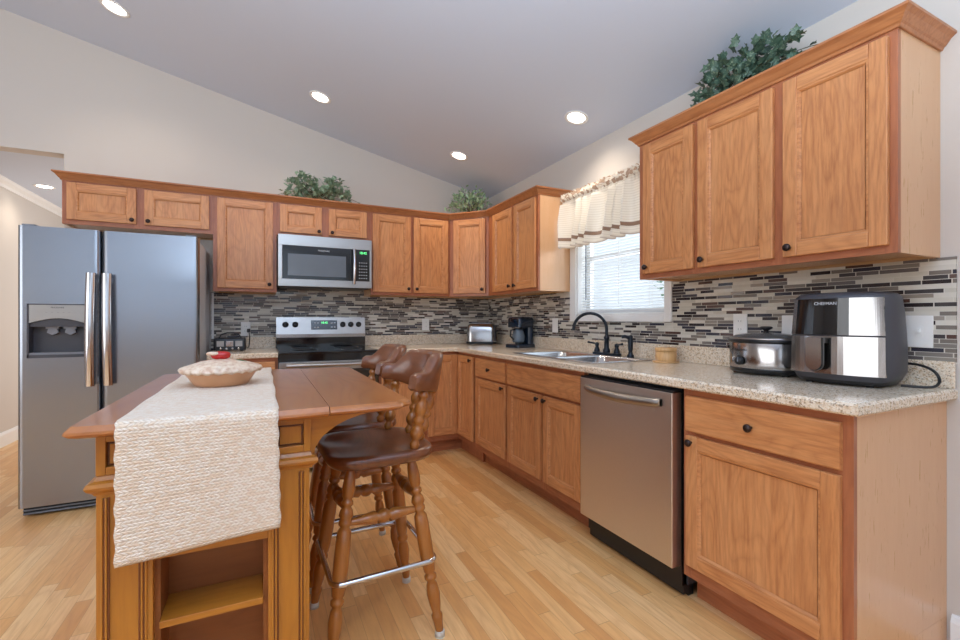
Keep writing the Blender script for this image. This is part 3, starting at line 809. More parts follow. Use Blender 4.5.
for x_, dd in ((sp - .040, d1), (sp + .042, d2)):
    hb = B(); n = 16; rings = []
    for i in range(n + 1):
        u = i / n; z = .755 + (1.435 - .755) * u
        y = -.050 - .016 * math.sin(PI * u); xo = x_ + (-.006 if x_ < sp else .006) * (1 - 2 * u) * .5
        rings.append([(xo - .024, y + .006, z), (xo - .021, y - .004, z), (xo, y - .008, z), (xo + .021, y - .004, z), (xo + .024, y + .006, z), (xo + .018, y + .016, z), (xo - .018, y + .016, z)])
    loft(hb, rings, 'chrome', True, True, True)
    hb.box(x_ - .012, x_ + .012, -.045, .002, .775, .80, 'chrome').box(x_ - .012, x_ + .012, -.045, .002, 1.385, 1.41, 'chrome')
    hb.done('handle', dd, label='bowed chrome handle')

# ------------------------------------------------------------------ microwave
MX0, MX1, MY, MZ0, MZ1 = .110, .838, 3.836, 1.420, 1.828
t = thing('microwave', 'over-the-range stainless microwave with green digital clock', 'microwave', (MX0, MY, MZ0))
MW, MH = MX1 - MX0, MZ1 - MZ0
B().box(0, MW, .03, BK - MY - .01, 0.004, MH - .002, 'dark_grey').done('case', t)
B().box(0.02, MW - .02, .05, .36, -.004, .0045, 'black').done('underside_vent', t)
fr_ = B(); fr_.box(0, MW, 0, .03, MH - .085, MH, 'steel').box(0, MW, 0, .03, 0, .058, 'steel').box(0, .03, 0, .03, .058, MH - .085, 'steel').box(MW - .018, MW, 0, .03, .058, MH - .085, 'steel')
fr_.done('front_trim', t, bevel=.002)
gd = B().box(.03, .555, .002, .03, .058, MH - .085, 'black_gloss').done('door', t)
B().box(.07, .515, .0005, .004, .085, MH - .15, 'mw_glass').done('window', gd)
text('FRIGIDAIRE', .018, 'print', gd, (.34, .0014, MH - .115), (PI / 2, 0, 0))
cpn = B().box(.60, MW - .018, .002, .03, .058, MH - .085, 'black_gloss').done('control_panel', t)
B().box(.557, .60, .006, .03, .058, MH - .085, 'black').done('panel_gap', t)
text('10:42', .028, 'digits', cpn, (.655, .001, MH - .113), (PI / 2, 0, 0), 'clock_digits')
kb = B()
for r_ in range(6):
    for c_ in range(4):
        kb.box(.622 + c_ * .019, .630 + c_ * .019, .0008, .003, .080 + r_ * .026, .086 + r_ * .026, 'print')
kb.done('keypad', cpn)
hb = B(); rings = []
for i in range(11):
    u = i / 10; z = .03 + (MH - .06 - .055) * u; y = -.03 - .02 * math.sin(PI * u)
    rings.append([(.565, y + .008, z), (.57, y - .002, z), (.578, y - .005, z), (.586, y - .002, z), (.591, y + .008, z), (.578, y + .012, z)])
loft(hb, rings, 'chrome', True, True, True)
hb.box(.572, .584, -.03, .004, .045, .062, 'chrome').box(.572, .584, -.03, .004, MH - .11, MH - .093, 'chrome')
hb.done('handle', t, label='vertical chrome handle')

# ------------------------------------------------------------------ range
t = thing('electric_range', 'stainless electric range with black glass top and five black knobs', 'stove', (.106, 3.585, 0))
RW = .738; RD = BK - 3.585 - .012
B().box(0, RW, .03, RD, .03, .895, 'dark_grey').done('oven_body', t)
B().box(0, RW, -.006, RD - .08, .897, .916, 'black_gloss').done('cooktop', t, bevel=.004)
for cx, cy, rr_ in ((.19, .17, .10), (.55, .17, .085), (.19, .42, .08), (.55, .42, .10)):
    B().lathe([(rr_, .9162), (rr_, .9167), (rr_ - .004, .9167), (rr_ - .004, .9162)], 'grey', (cx, cy, 0), 32).done('burner_ring', t)
B().box(0, RW, 0, .03, .845, .896, 'black_gloss').done('vent_strip', t)
od_ = B().box(0.004, RW - .004, 0, .03, .19, .843, 'black_gloss').done('oven_door', t, bevel=.003)
B().box(0.004, RW - .004, -.004, .0, .775, .84, 'steel').done('door_top_trim', od_, bevel=.002)
B().tube([(.05, -.045, .815), (RW - .05, -.045, .815)], .013, 'steel', 12).box(.06, .085, -.045, 0, .805, .825, 'steel').box(RW - .085, RW - .06, -.045, 0, .805, .825, 'steel').done('handle', od_)
B().box(0.004, RW - .004, 0, .03, .04, .185, 'steel').done('storage_drawer', t, bevel=.003)
bgy = RD - .085
pan = B(); pan.extr([(bgy, .916), (RD, .916), (RD, 1.172), (bgy + .035, 1.172), (bgy + .012, 1.03), (bgy + .012, 1.01), (bgy, 1.0)], 'x', 0, RW, 'black_gloss')
pan.done('backguard', t)
th = math.atan2(.023, .142)
pn = B(); pn.extr([(bgy + .011, 1.03), (bgy + .005, 1.03), (bgy + .028, 1.176), (bgy + .06, 1.176), (bgy + .06, 1.172), (bgy + .034, 1.172)], 'x', -.002, RW + .002, 'steel')
pn.box(-.002, RW + .002, bgy - .001, bgy + .0115, 1.002, 1.0295, 'steel_v')
pp = pn.done('control_panel', t)
nrm = Vector((0, -math.cos(th), math.sin(th)))
def onp(z): return bgy + .005 + (z - 1.03) * .023 / .146
zc = 1.112
for x_ in (.07, .148, .543, .613, .682):
    B().lathe([(.024, 0), (.023, .014), (.019, .020), (0, .021)], 'black', (x_, onp(zc), zc), 20, nrm).lathe([(.026, -.001), (.026, .003), (.0245, .003)], 'grey', (x_, onp(zc), zc), 20, nrm).done('knob', pp)
ds = B(); z0_, z1_ = 1.068, 1.150
ds.extr([(onp(z0_) - .0025, z0_), (onp(z1_) - .0025, z1_), (onp(z1_) + .002, z1_), (onp(z0_) + .002, z0_)], 'x', .275, .495, 'black_gloss')
dso = ds.done('display', pp)
text('10:42', .026, 'digits', dso, (.385, onp(1.128) - .0035, 1.128), (PI / 2 - th, 0, 0), 'clock_digits')
kb = B()
for zz in (1.085, 1.122):
    for x_ in (.30, .325, .44, .465): kb.extr([(onp(zz) - .0033, zz), (onp(zz + .008) - .0033, zz + .008), (onp(zz + .008), zz + .008), (onp(zz), zz)], 'x', x_, x_ + .016, 'print')
kb.done('keypad', dso)

# ------------------------------------------------------------------ dishwasher
t = thing('dishwasher', 'stainless dishwasher with a curved pocket handle between oak base cabinets', 'dishwasher', (R, 1.905, 0), -PI / 2)
DW = .612; DF = .655   # front plane distance from the wall
B().box(.006, DW - .006, -.57, -.02, .05, .86, 'dark_grey').done('tub', t)
B().box(.012, DW - .012, -.60, -.57, .05, .868, 'black').done('gasket_frame', t)
B().box(.012, DW - .012, -.56, -.53, .0, .10, 'black').box(.012, DW - .012, -.59, -.56, .012, .10, 'black').done('kick_plate', t)
dd = B().box(0.012, DW - .012, -DF, -.60, .135, .852, 'steel_dw').box(0.012, DW - .012, -DF + .003, -.60, .852, .862, 'black').done('door', t, bevel=.003)
n = 24; pk = B(); top_ = []; bot_ = []
for i in range(n + 1):
    u = i / n; x_ = .10 + .42 * u; top_.append((x_, .775)); bot_.append((x_, .775 - .085 * math.sin(PI * u) ** .8))
hb = B(); rings = []
for i in range(21):
    u = i / 20; x_ = .065 + (DW - .13) * u; s_ = math.sin(PI * u) ** .7 if 0 < u < 1 else 0
    y = -DF - .012 - .030 * s_; z = .805 - .010 * s_; hz = .017 + .006 * s_
    rings.append([(x_, y + .012, z - hz), (x_, y, z - hz * .8), (x_, y - .009, z - hz * .2), (x_, y - .007, z + hz * .5), (x_, y + .004, z + hz), (x_, y + .012, z + hz * .8)])
loft(hb, rings, 'steel', True, True, True)
hb.box(.065, .09, -DF - .012, -DF + .002, .79, .82, 'steel').box(DW - .09, DW - .065, -DF - .012, -DF + .002, .79, .82, 'steel')
hb.done('handle', dd, label='wide bowed steel handle')

# ------------------------------------------------------------------ kitchen island
IY = 1.28; ITZ = .914
IT = thing('kitchen_island', 'honey brown wooden kitchen island with drop leaf and open end shelf', 'kitchen island', (0, 0, 0))
def outline_top(off):
    """main top outline, slightly bowed near and far edges with ogee corners"""
    x0, x1, y0, y1 = -.398 - off, .165, IY - off, 2.385 + off
    p = []
    for i in range(15):
        u = i / 14; p.append((x0 + (x1 - x0) * u, y0 + .0 - .012 * math.sin(PI * u)))
    for i in range(15):
        u = i / 14; p.append((x1 + (x0 - x1) * u, y1 + .012 * math.sin(PI * u)))
    p.insert(0, (x0, y0 + .010)); p[1] = (x0 + .006, y0 + .001)
    p[-1] = (x0 + .012, y1); p.append((x0, y1 - .014))
    return p
k = B()
for o0, za, o1, zb in ((-.018, .885, -.006, .890), (-.006, .890, .0, .896), (.0, .896, -.002, .902), (-.002, .902, -.007, .908), (-.007, .908, -.012, ITZ)):
    r0, r1 = [(x, y, za) for x, y in outline_top(o0)], [(x, y, zb) for x, y in outline_top(o1)]
    loft(k, [r0, r1], 'island_top', False, za == .885, zb == ITZ)
bmesh.ops.remove_doubles(k.bm, verts=k.bm.verts, dist=1e-5)
k.done('top', IT)
def outline_leaf(off):
    x0, x1, y0, y1 = .167, .408 + off, IY - .004 - off, 2.372 + off
    p = [(x0, y0)]
    for i in range(1, 8): u = i / 8; p.append((x0 + (x1 - .055 - x0) * u, y0))
    # ogee corner: concave scoop then rounded
    c = [(-.050, .002), (-.040, .004), (-.034, .010), (-.033, .020), (-.028, .030), (-.016, .036), (-.004, .040), (0, .050), (.0, .075)]
    p += [(x1 + a, y0 + d_) for a, d_ in c]
    p += [(x1 + a, y1 - d_) for a, d_ in reversed(c)] + [(x0, y1)]
    return p
k = B()
for o0, za, o1, zb in ((-.014, .888, -.004, .893), (-.004, .893, .0, .899), (.0, .899, -.003, .906), (-.003, .906, -.012, ITZ - .001)):
    loft(k, [[(x, y, za) for x, y in outline_leaf(o0)], [(x, y, zb) for x, y in outline_leaf(o1)]], 'island_top', False, za == .888, zb > .912)
k.done('drop_leaf', IT)
bx0, bx1, by0, by1 = -.350, .122, 1.33, 2.335
k = B()                                                               # frieze box
k.box(bx0, bx1, by0 + .02, by1, .785, .884, 'island_h').done('frieze', IT)
def framed(b_, x0, x1, z0, z1, y, fw, d, mv='island_v', mh='island_h'):
    b_.box(x0, x0 + fw, y, y + .02, z0, z1, mv).box(x1 - fw, x1, y, y + .02, z0, z1, mv)
    b_.box(x0 + fw, x1 - fw, y, y + .02, z1 - fw, z1, mh).box(x0 + fw, x1 - fw, y, y + .02, z0, z0 + fw, mh)
    g_ = .006
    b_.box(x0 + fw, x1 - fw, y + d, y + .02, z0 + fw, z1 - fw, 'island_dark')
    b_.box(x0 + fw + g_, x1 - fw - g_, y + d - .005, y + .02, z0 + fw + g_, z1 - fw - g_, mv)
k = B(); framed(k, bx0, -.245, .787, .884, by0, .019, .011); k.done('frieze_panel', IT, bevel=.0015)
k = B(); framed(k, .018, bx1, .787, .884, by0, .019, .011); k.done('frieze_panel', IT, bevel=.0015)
dw_ = B().box(-.242, .015, by0 + .003, by0 + .02, .790, .882, 'island_h').done('drawer', IT, bevel=.003)
add_knob(dw_, -.113, .836, by0 + .003)
mp = [(0, .742), (.005, .742), (.008, .748), (.017, .756), (.021, .764), (.018, .772), (.006, .776), (.0, .787)]
B().sweep([(bx0 + .003, by1), (bx0 + .003, by0 + .004), (bx1 - .003, by0 + .004), (bx1 - .003, by1)], [(o, z) for o, z in mp], 'island_h').done('waist_molding', IT)
lx0, lx1 = bx0 + .001, bx1 - .004
k = B()
k.box(lx0, lx0 + .02, by0 + .02, by1, 0, .752, 'island_v').box(lx1 - .02, lx1, by0 + .02, by1, 0, .752, 'island_v').box(lx0 + .02, lx1 - .02, by1 - .02, by1, 0, .752, 'island_v')
k.box(lx0 + .02, lx1 - .02, by0 + .02, by1 - .02, .735, .752, 'island_h').box(lx0 + .02, lx1 - .02, by0 + .02, by1 - .02, .04, .06, 'island_h')
k.done('case', IT)
for x0, x1 in ((lx0, -.240), (.014, lx1)):
    k = B(); k.box(x0, x1, by0, by0 + .022, 0, .752, 'island_v')
    for xx in (x0 + .016, x0 + .024, x1 - .018, x1 - .026):                                # reeded grooves framing the pilaster
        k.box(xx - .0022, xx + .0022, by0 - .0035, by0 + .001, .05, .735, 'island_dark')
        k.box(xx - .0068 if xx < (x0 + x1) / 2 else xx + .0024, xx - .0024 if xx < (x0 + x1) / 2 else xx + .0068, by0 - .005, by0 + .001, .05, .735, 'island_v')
    k.box(x0, x1, by0 - .006, by0, 0, .045, 'island_h')
    k.done('pilaster', IT, bevel=.0012)
for z_a, z_b in ((.566, .752), (0, .06)): B().box(-.240, .014, by0 + .002, by0 + .022, z_a, z_b, 'island_h').done('end_rail', IT, bevel=.002)
k = B(); k.box(-.240, -.228, by0 + .022, 1.462, .06, .735, 'island_in_shaded').box(.002, .014, by0 + .022, 1.462, .06, .735, 'island_in_shaded').box(-.228, .002, 1.462, 1.474, .06, .735, 'island_in_shaded'); k.done('niche_lining', IT)
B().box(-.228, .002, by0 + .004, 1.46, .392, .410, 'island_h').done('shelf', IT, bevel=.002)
# bracket under the leaf
k = B()
for yy in (1.345, 2.27):
    cv = [(bx1, .884), (.40, .884)]
    for i in range(13):
        a = PI / 2 * i / 12; cv.append((.335 - .205 * math.sin(a) , .884 - .115 * (1 - math.cos(a)) - .004))
    cv += [(bx1, .765)]
    kk = B(); kk.extr(cv, 'y', yy, yy + .022, 'island_h'); kk.done('leaf_bracket', IT, bevel=.002)
k.bm.free()

# ------------------------------------------------------------------ table runner
k = B(); uvl = k.bm.loops.layers.uv.new('UVMap')
prof = []     # (y, z) along the cloth
z_t = ITZ + .0045; yn = IY - .010
for i in range(26): prof.append((yn + .004, .606 + (z_t - .018 - .606) * i / 25))
prof[-1] = (yn + .0035, z_t - .020)
for a in (20, 45, 70): prof.append((yn + .016 - .014 * math.cos(math.radians(a)), z_t - .016 + .016 * math.sin(math.radians(a))))
for i in range(40): prof.append((yn + .018 + (2.388 - yn - .0) * i / 39, z_t))
for a in (30, 60): prof.append((prof[-1][0] + .006, z_t - .005 * (a / 30)))
ye_ = prof[-1][0] + .004
for i in range(9): prof.append((ye_, z_t - .02 - .25 * i / 8))
nx = 30; grid = []; s_ = 0; last = None; ss = []
for p in prof:
    if last: s_ += math.dist(p, last)
    last = p; ss.append(s_)
for j, (y, z) in enumerate(prof):
    row = []
    hang = j < 26
    for i in range(nx + 1):
        u = i / nx; x = -.300 + .337 * u
        edge = .0018 * math.sin(ss[j] * 420 + i) if i in (0, nx) else 0
        zz = z; yy = y
        if hang:
            f_ = 1 - j / 25
            yy += -.002 - f_ * (.006 * math.sin(u * 5 + 1) + .004); zz += f_ * (.020 * (u - .5)); x += f_ * (.004 + .004 * (u - .5))
        row.append((x + edge, yy, zz))
    grid.append(row)
TH = .0035
vt = [[k.bm.verts.new(p) for p in r_] for r_ in grid]
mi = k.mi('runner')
for j in range(len(prof) - 1):
    for i in range(nx):
        f = k.bm.faces.new((vt[j][i], vt[j][i + 1], vt[j + 1][i + 1], vt[j + 1][i])); f.material_index = mi; f.smooth = True
        for lp, (jj, ii) in zip(f.loops, ((j, i), (j, i + 1), (j + 1, i + 1), (j + 1, i))): lp[uvl].uv = (.337 * ii / nx, ss[jj])
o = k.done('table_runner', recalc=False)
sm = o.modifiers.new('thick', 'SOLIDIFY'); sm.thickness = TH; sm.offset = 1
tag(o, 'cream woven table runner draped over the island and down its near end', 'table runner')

# ------------------------------------------------------------------ pie dish
t = thing('pie_keeper', 'pie-shaped ceramic dish with crimped lid and red apple knob on the runner', 'dish', (-.130, 1.84, ITZ + .0085)); t.scale = (.85, .85, .85)
B().lathe([(0, 0), (.092, 0), (.100, .006), (.132, .052), (.136, .060), (.128, .060), (.122, .05), (0, .05)], 'dish', seg=48).done('dish_base', t)
def crimp(r, h, a):
    e_ = max(0, (r - .115) / .035); return (r + .005 * math.sin(22 * a) * e_, h + .004 * math.sin(22 * a + 1) * e_)
lid = B().lathe([(.125, .058), (.146, .056), (.150, .064), (.144, .074), (.130, .080), (.105, .090), (.075, .100), (.04, .106), (0, .108)], 'crust', seg=96, fn=crimp).done('pie_lid', t)
k = B().lathe([(0, .104), (.012, .104), (.026, .112), (.030, .122), (.026, .134), (.012, .139), (.003, .136), (0, .133)], 'red', (-.004, .0, 0), 24, sx=1.25, sy=.8)
k.done('apple_knob', lid, label='red apple-shaped knob')
B().faces([(.045, -.03, .103), (.07, -.035, .106), (.095, -.02, .094), (.075, -.01, .100)], [(0, 1, 2, 3)], 'green_gl').done('leaf_ornament', lid)
B().lathe([(0, .1065), (.014, .1065), (.018, .113), (.013, .120), (0, .121)], 'crust', (-.032, -.012, .018), 16, sx=1.4).done('apple_slice', lid)

# ------------------------------------------------------------------ stools
LEG = [(0, .0135), (.03, .015), (.07, .019), (.13, .0215), (.17, .019), (.185, .0150), (.195, .0195), (.21, .0205), (.222, .0150), (.24, .0205), (.265, .0235), (.285, .0180), (.295, .0215), (.312, .0215), (.324, .0160),
       (.345, .0225), (.40, .0240), (.50, .0245), (.60, .0235), (.655, .0205), (.668, .0160), (.680, .0215), (.697, .0215), (.710, .0155), (.73, .0195), (.78, .0230), (.84, .0200), (.885, .0155), (.898, .0200), (.915, .0195), (.93, .0180), (.965, .0155), (1.0, .0135)]
SPN = [(0, .010), (.05, .0155), (.10, .019), (.15, .0135), (.18, .0135), (.22, .021), (.30, .025), (.38, .019), (.43, .0135), (.47, .020), (.52, .022), (.57, .0145), (.62, .020), (.70, .024), (.80, .018), (.87, .0125), (.91, .019), (.95, .019), (1, .012)]
RNG = [(0, .009), (.08, .012), (.25, .0175), (.38, .023), (.42, .014), (.45, .022), (.50, .025), (.55, .022), (.58, .014), (.62, .023), (.75, .0175), (.92, .012), (1, .009)]
def make_stool():
    t = thing('bar_stool', '', 'bar stool')
    SZ = .690
    # saddle seat
    k = B(); rings = []
    def seat_pt(a, s):
        ca, sa = math.cos(a), math.sin(a); n_ = 4.6
        r_ = (abs(ca) ** n_ + abs(sa) ** n_) ** (-1 / n_)
        x, y = .195 * r_ * ca * s, .212 * r_ * sa * s
        if x > 0: y *= 1 - .10 * (x / .195) ** 2
        return x, y
    def dz(x, y):
        d_ = ((abs(x + .02) / .17) ** 2.6 + (abs(y) / .17) ** 2.6)
        front = max(0, (-x - .02) / .17)
        return -.016 * max(0, 1 - d_) + front * .004 * math.cos(y * 30)
    for s, z in ((.86, SZ - .046), (.95, SZ - .040), (1.0, SZ - .024), (.985, SZ - .008), (.95, SZ), (.86, SZ), (.72, SZ), (.5, SZ), (.25, SZ), (.01, SZ)):
        r_ = []
        for i in range(48):
            x, y = seat_pt(2 * PI * i / 48, s); r_.append((x, y, z + (dz(x, y) if z == SZ else 0)))
        rings.append(r_)
    loft(k, rings, 'stool_seat', True, True, True); k.done('seat', t, label='dark glossy saddle seat')
    B().lathe([(.085, .632), (.09, .636), (.09, .646), (.0, .646)], 'black', seg=24).done('swivel_plate', t)
    tops, feet = {}, {}
    for sx in (-1, 1):
        for sy in (-1, 1):
            tp = Vector((sx * .108, sy * .108, .650)); ft = Vector((sx * .192, sy * .192, .012)); tops[sx, sy] = tp; feet[sx, sy] = ft
            lg = B().turned(tp, ft, LEG, 'stool_leg').done('leg', t, label='honey brown turned leg')
            d_ = (ft - tp).normalized()
            B().lathe([(.0165, -.018), (.0185, -.010), (.0185, .0), (0, .0)], 'rubber', (ft.x, ft.y, .004), 14, (0, 0, -1)).lathe([(.0185, 0), (.0165, .016), (.0145, .018)], 'rubber', (ft.x, ft.y, .0), 14).done('foot_cap', lg, label='pale foot cap')
    P = lambda s, z: tops[s] + (feet[s] - tops[s]) * ((.650 - z) / .638)
    for sy, z in ((-1, .455), (1, .455)): B().turned(P((-1, sy), z), P((1, sy), z), RNG, 'stool_leg', 12).done('rung', t)
    for sx, z in ((-1, .50), (1, .50)): B().turned(P((sx, -1), z), P((sx, 1), z), RNG, 'stool_leg', 12).done('rung', t)
    z = .275; a = abs(P((1, 1), z).x) + .026; pts = []
    for x, y in rrect(-a, a, -a, a, .035, 5): pts.append((x, y, z))
    fr = B().tube(pts, .0100, 'chrome', 10, True).done('foot_ring', t, label='chrome foot ring')
    # curved camel-back rail
    k = B(); n = 40; rings = []
    def plan(u):      # u -1..1 along the rail
        a_ = u * 1.35
        return Vector((.222 - .142 * (1 - math.cos(a_)) / (1 - math.cos(1.35)), .197 * math.sin(a_) / math.sin(1.35)))
    for i in range(n + 1):
        u = -1 + 2 * i / n; c_ = plan(u); d_ = (plan(min(1, u + .02)) - plan(max(-1, u - .02))).normalized(); nn = Vector((d_.y, -d_.x))
        au = abs(u); st = lambda a0, a1: (lambda v: v * v * (3 - 2 * v))(min(1, max(0, (a1 - au) / (a1 - a0))))
        top = .963 + .064 * st(.50, .84); bot = .899 - .026 * st(.2, .9)
        endr = 1.0 if au < .95 else max(.7, math.sqrt(max(0, 1 - ((au - .95) / .06) ** 2)))
        zm = (top + bot) / 2; hh = (top - bot) / 2 * endr; th_ = .0235 * (.8 + .2 * endr)
        ring = []
        for (q_, z_) in ((-1, -.85), (-.8, -1), (.8, -1), (1, -.85), (1.05, 0), (1, .8), (.7, 1), (-.7, 1), (-1, .8), (-1.05, 0)):
            lean = .018 * (z_ * hh + zm - .9) / .1
            p = c_ + nn * (q_ * th_); ring.append((p.x + lean, p.y, zm + z_ * hh))
        rings.append(ring)
    loft(k, rings, 'stool_rail', True, True, True); k.done('back_rail', t, label='curved camel-back top rail')
    for (bx_, by_, u) in ((.100, -.168, -.74), (.158, -.062, -.26), (.158, .062, .26), (.100, .168, .74)):
        c_ = plan(u); B().turned((bx_, by_, SZ - .006), (c_.x, c_.y, .892), SPN, 'stool_leg', 14).done('back_spindle', t)
    return t
def dup(o, parent=None):
    c = o.copy(); COL.objects.link(c)
    if parent: c.parent = parent
    for ch in [x for x in list(bpy.data.objects) if x.parent == o]: dup(ch, c)
    return c
LEG[:] = [(t_, .0185 + (r_ - .0185) * 1.3 if .02 < t_ < .96 else r_) for t_, r_ in LEG]
SPN[:] = [(t_, .017 + (r_ - .017) * 1.05 if .02 < t_ < .98 else r_) for t_, r_ in SPN]
s1 = make_stool()
s1['label'] = 'nearest turned-leg wooden bar stool with camel-back rail'
s1['group'] = 'wooden bar stools along the island'
s1.location = (.385, 1.722, 0); s1.rotation_euler = (0, 0, .03)
s2 = dup(s1); s2['label'] = 'farther turned-leg wooden bar stool, behind the nearest one'
s2.location = (.385, 2.212, 0); s2.rotation_euler = (0, 0, -.02)

# ------------------------------------------------------------------ counter appliances
# toaster in the corner
t = thing('toaster', 'small stainless toaster with black base in the counter corner', 'toaster', (1.950, 3.985, Z1), -.50); t.scale = (1.13, 1.05, 1.12)
def rb(b_, hx, hy, z0, z1, r, mat, top=.0, n=6):
    rings = []
    for k_, z in ((0, z0), (0, z1 - r), (.3, z1 - r * .45), (.65, z1 - r * .12), (1, z1)):
        ins = r * k_ * .7; rings.append(at(rrect(-hx + ins, hx - ins, -hy + ins, hy - ins, max(.005, r * 1.2 - ins * .3), n), z))
    loft(b_, rings, mat, True, True, True)
k = B(); rb(k, .125, .078, .022, .178, .035, 'steel_v'); k.done('shell', t)
B().prism(rrect(-.130, .130, -.083, .083, .04), .006, .024, 'black').done('base', t, bevel=.004)
k = B(); rb(k, .012, .070, .03, .165, .02, 'dark_grey'); e_ = k.done('end_panel', t, loc=(.120, 0, 0))
B().box(.132, .150, -.02, .02, .11, .125, 'black').done('lever', t)
k = B(); rb(k, .085, .045, .176, .19, .008, 'grey'); k.box(-.07, .07, -.030, -.012, .1895, .1905, 'black').box(-.07, .07, .012, .030, .1895, .1905, 'black'); k.done('slot_plate', t)
for sx in (-1, 1): B().box(sx * .09 - .01, sx * .09 + .01, -.06, .06, 0, .007, 'black').done('foot', t)

# coffee maker (faces the room)
t = thing('coffee_maker', 'small navy black drip coffee maker on the counter left of the sink', 'coffee maker', (2.03, 3.36, Z1), -PI / 2 + .25)
k = B(); rb(k, .082, .105, 0, .032, .012, 'teal_black'); k.done('base', t, loc=(0, -.01, 0))
B().prism([(x, y) for x, y in rrect(-.075, .075, .03, .09, .03)], .03, .18, 'teal_black', True).done('water_column', t)
k = B(); rb(k, .078, .092, .175, .262, .02, 'teal_black'); k.done('brew_head', t, loc=(0, -.005, 0))
B().lathe([(.03, 0), (.03, .012), (.0, .012)], 'black', (0, -.035, .032), 24).done('warming_plate', t)
cf = B().lathe([(0, .034), (.048, .034), (.054, .05), (.056, .09), (.046, .13), (.038, .145), (.036, .145), (.044, .13), (.053, .09), (.05, .05), (.0, .038)], 'carafe', (0, -.035, .011), 28).done('carafe', t)
B().tube([(.0, -.085, .155), (0, -.125, .15), (0, -.13, .10), (0, -.09, .07)], .008, 'black', 8).done('carafe_handle', cf)
B().lathe([(.04, .157), (.036, .166), (0, .168)], 'black', (0, -.035, 0), 24).done('carafe_lid', cf)
B().tube([(0, -.09, .235), (0, -.118, .24), (0, -.125, .225)], .010, 'black', 8).done('filter_grip', t)

# round wooden box
t = thing('round_wooden_box', 'round pale wooden lidded box on a small board right of the sprayer', 'container', (2.045, 1.815, Z1))
B().lathe([(0, .0), (.070, .0), (.072, .004), (.070, .009), (0, .009)], 'bamboo', seg=32).done('board', t)
B().lathe([(0, .009), (.055, .009), (.056, .012), (.056, .062), (0, .062)], 'bamboo', seg=32).done('box_body', t)
B().lathe([(0, .0635), (.057, .0635), (.058, .066), (.058, .080), (.055, .083), (0, .083)], 'bamboo', seg=32).done('lid', t)

# slow cooker
t = thing('slow_cooker', 'oval stainless slow cooker with glass lid and black knob', 'slow cooker', (2.004, 1.231, Z1), -PI / 2 + .10)
ov = dict(seg=48, sx=.150, sy=.112)
B().lathe([(0, .006), (.9, .006), (.97, .010), (.99, .025), (.99, .028), (0, .028)], 'black', **ov).done('base', t)
B().lathe([(.97, .026), (.99, .03), (1.0, .045), (1.0, .136), (.985, .140), (0, .140)], 'steel_v', **ov).done('shell', t)
B().lathe([(.9, .139), (1.03, .139), (1.06, .146), (1.03, .153), (.9, .153)], 'black', **ov).done('crock_rim', t)
l_ = B().lathe([(1.0, .1535), (.97, .160), (.8, .172), (.5, .180), (0, .183)], 'lid_glass', **ov).done('glass_lid', t)
B().lathe([(1.0, .153), (1.01, .158), (.97, .162), (.95, .158)], 'steel', **ov).done('lid_band', l_)
B().lathe([(.012, .182), (.010, .192), (.024, .200), (.026, .206), (.018, .210), (0, .210)], 'black', seg=20).done('lid_knob', l_)
B().lathe([(.019, 0), (.018, .012), (.013, .016), (0, .017)], 'black', (-.055, -.1105, .060), 20, (-.12, -1, 0)).box(-.057, -.053, -.130, -.124, .056, .075, 'grey').done('dial', t)
for s in (-1, 1):
    B().tube([(s * .147, -.03, .115), (s * .160, -.02, .115), (s * .160, .02, .115), (s * .147, .03, .115)], .007, 'black', 8).done('side_handle', t)
for i in range(4): B().box(-.01, .01, -.01, .01, 0, .008, 'black').done('foot', t, loc=((-.10, .10)[i % 2], (-.05, .05)[i // 2], 0))
text('Slow Cooker', .011, 'print_dark', t, (-.055, -.1075, .108), (PI / 2, 0, -.25))

# air fryer
AF = thing('air_fryer', 'big stainless and black air fryer with basket handle at the counter end', 'air fryer', (1.990, .918, Z1), -PI / 2 + .08); AF.scale = (1.03, 1.0, 1.035)
def afr(w_, d_, z, off=0):
    # plan: bowed front, straight tapering sides, rounded back
    p = []; n_ = 14
    for i in range(n_ + 1):
        u = -1 + 2 * i / n_; p.append((w_ * u, -d_ - off + .030 * u * u * (1 if abs(u) < 1 else 1)))
    r_ = .06
    for cx, a0 in ((w_ - r_ + .004, 0), (-w_ + r_ - .004, PI / 2)):
        for i in range(7): a = a0 + PI / 2 * i / 6; p.append((cx + r_ * math.cos(a), d_ - r_ + r_ * math.sin(a)))
    return [(x, y, z) for x, y in p]
k = B(); loft(k, [afr(.128, .118, .020), afr(.142, .128, .05), afr(.142, .130, .12), afr(.136, .126, .25), afr(.130, .121, .312), afr(.118, .110, .325), afr(.09, .09, .328)], 'dark_grey', True, True, True); k.done('housing', AF)
k = B(); loft(k, [afr(.120, .108, .006), afr(.130, .118, .022)], 'black', True, True, True); k.done('base', AF)
for i in range(4): B().lathe([(.012, 0), (.012, .007), (0, .007)], 'black', ((-.09, .09)[i % 2], (-.075, .075)[i // 2], 0), 12).done('foot', AF)
def front_strip(z0, z1, u0, u1, y_out, mat, nm, par, w0=.140, w1=.133):
    b_ = B(); n_ = 16; rings = []
    for (z, w_, d_) in ((z0, w0 + (.142 - w0) * 0, .129 if z0 < .2 else .127), (z1, w1, .127 if z1 < .2 else .121)):
        fr = [(w_ * (u0 + (u1 - u0) * i / n_), -d_ - y_out + .030 * (u0 + (u1 - u0) * i / n_) ** 2, z) for i in range(n_ + 1)]
        bk = [(x, y + y_out + .004, z) for x, y, _ in reversed(fr)]
        rings.append(fr + bk)
    loft(b_, rings, mat, False, True, True)
    for f in b_.bm.faces:
        if abs(f.normal.z) < .5: f.smooth = False
    return b_.done(nm, par)
bk_ = front_strip(.040, .172, -.995, .995, .005, 'steel_v', 'basket_front', AF, .142, .140)
front_strip(.178, .306, -.995, -.88, .005, 'steel_v', 'left_front_panel', AF, .140, .133)
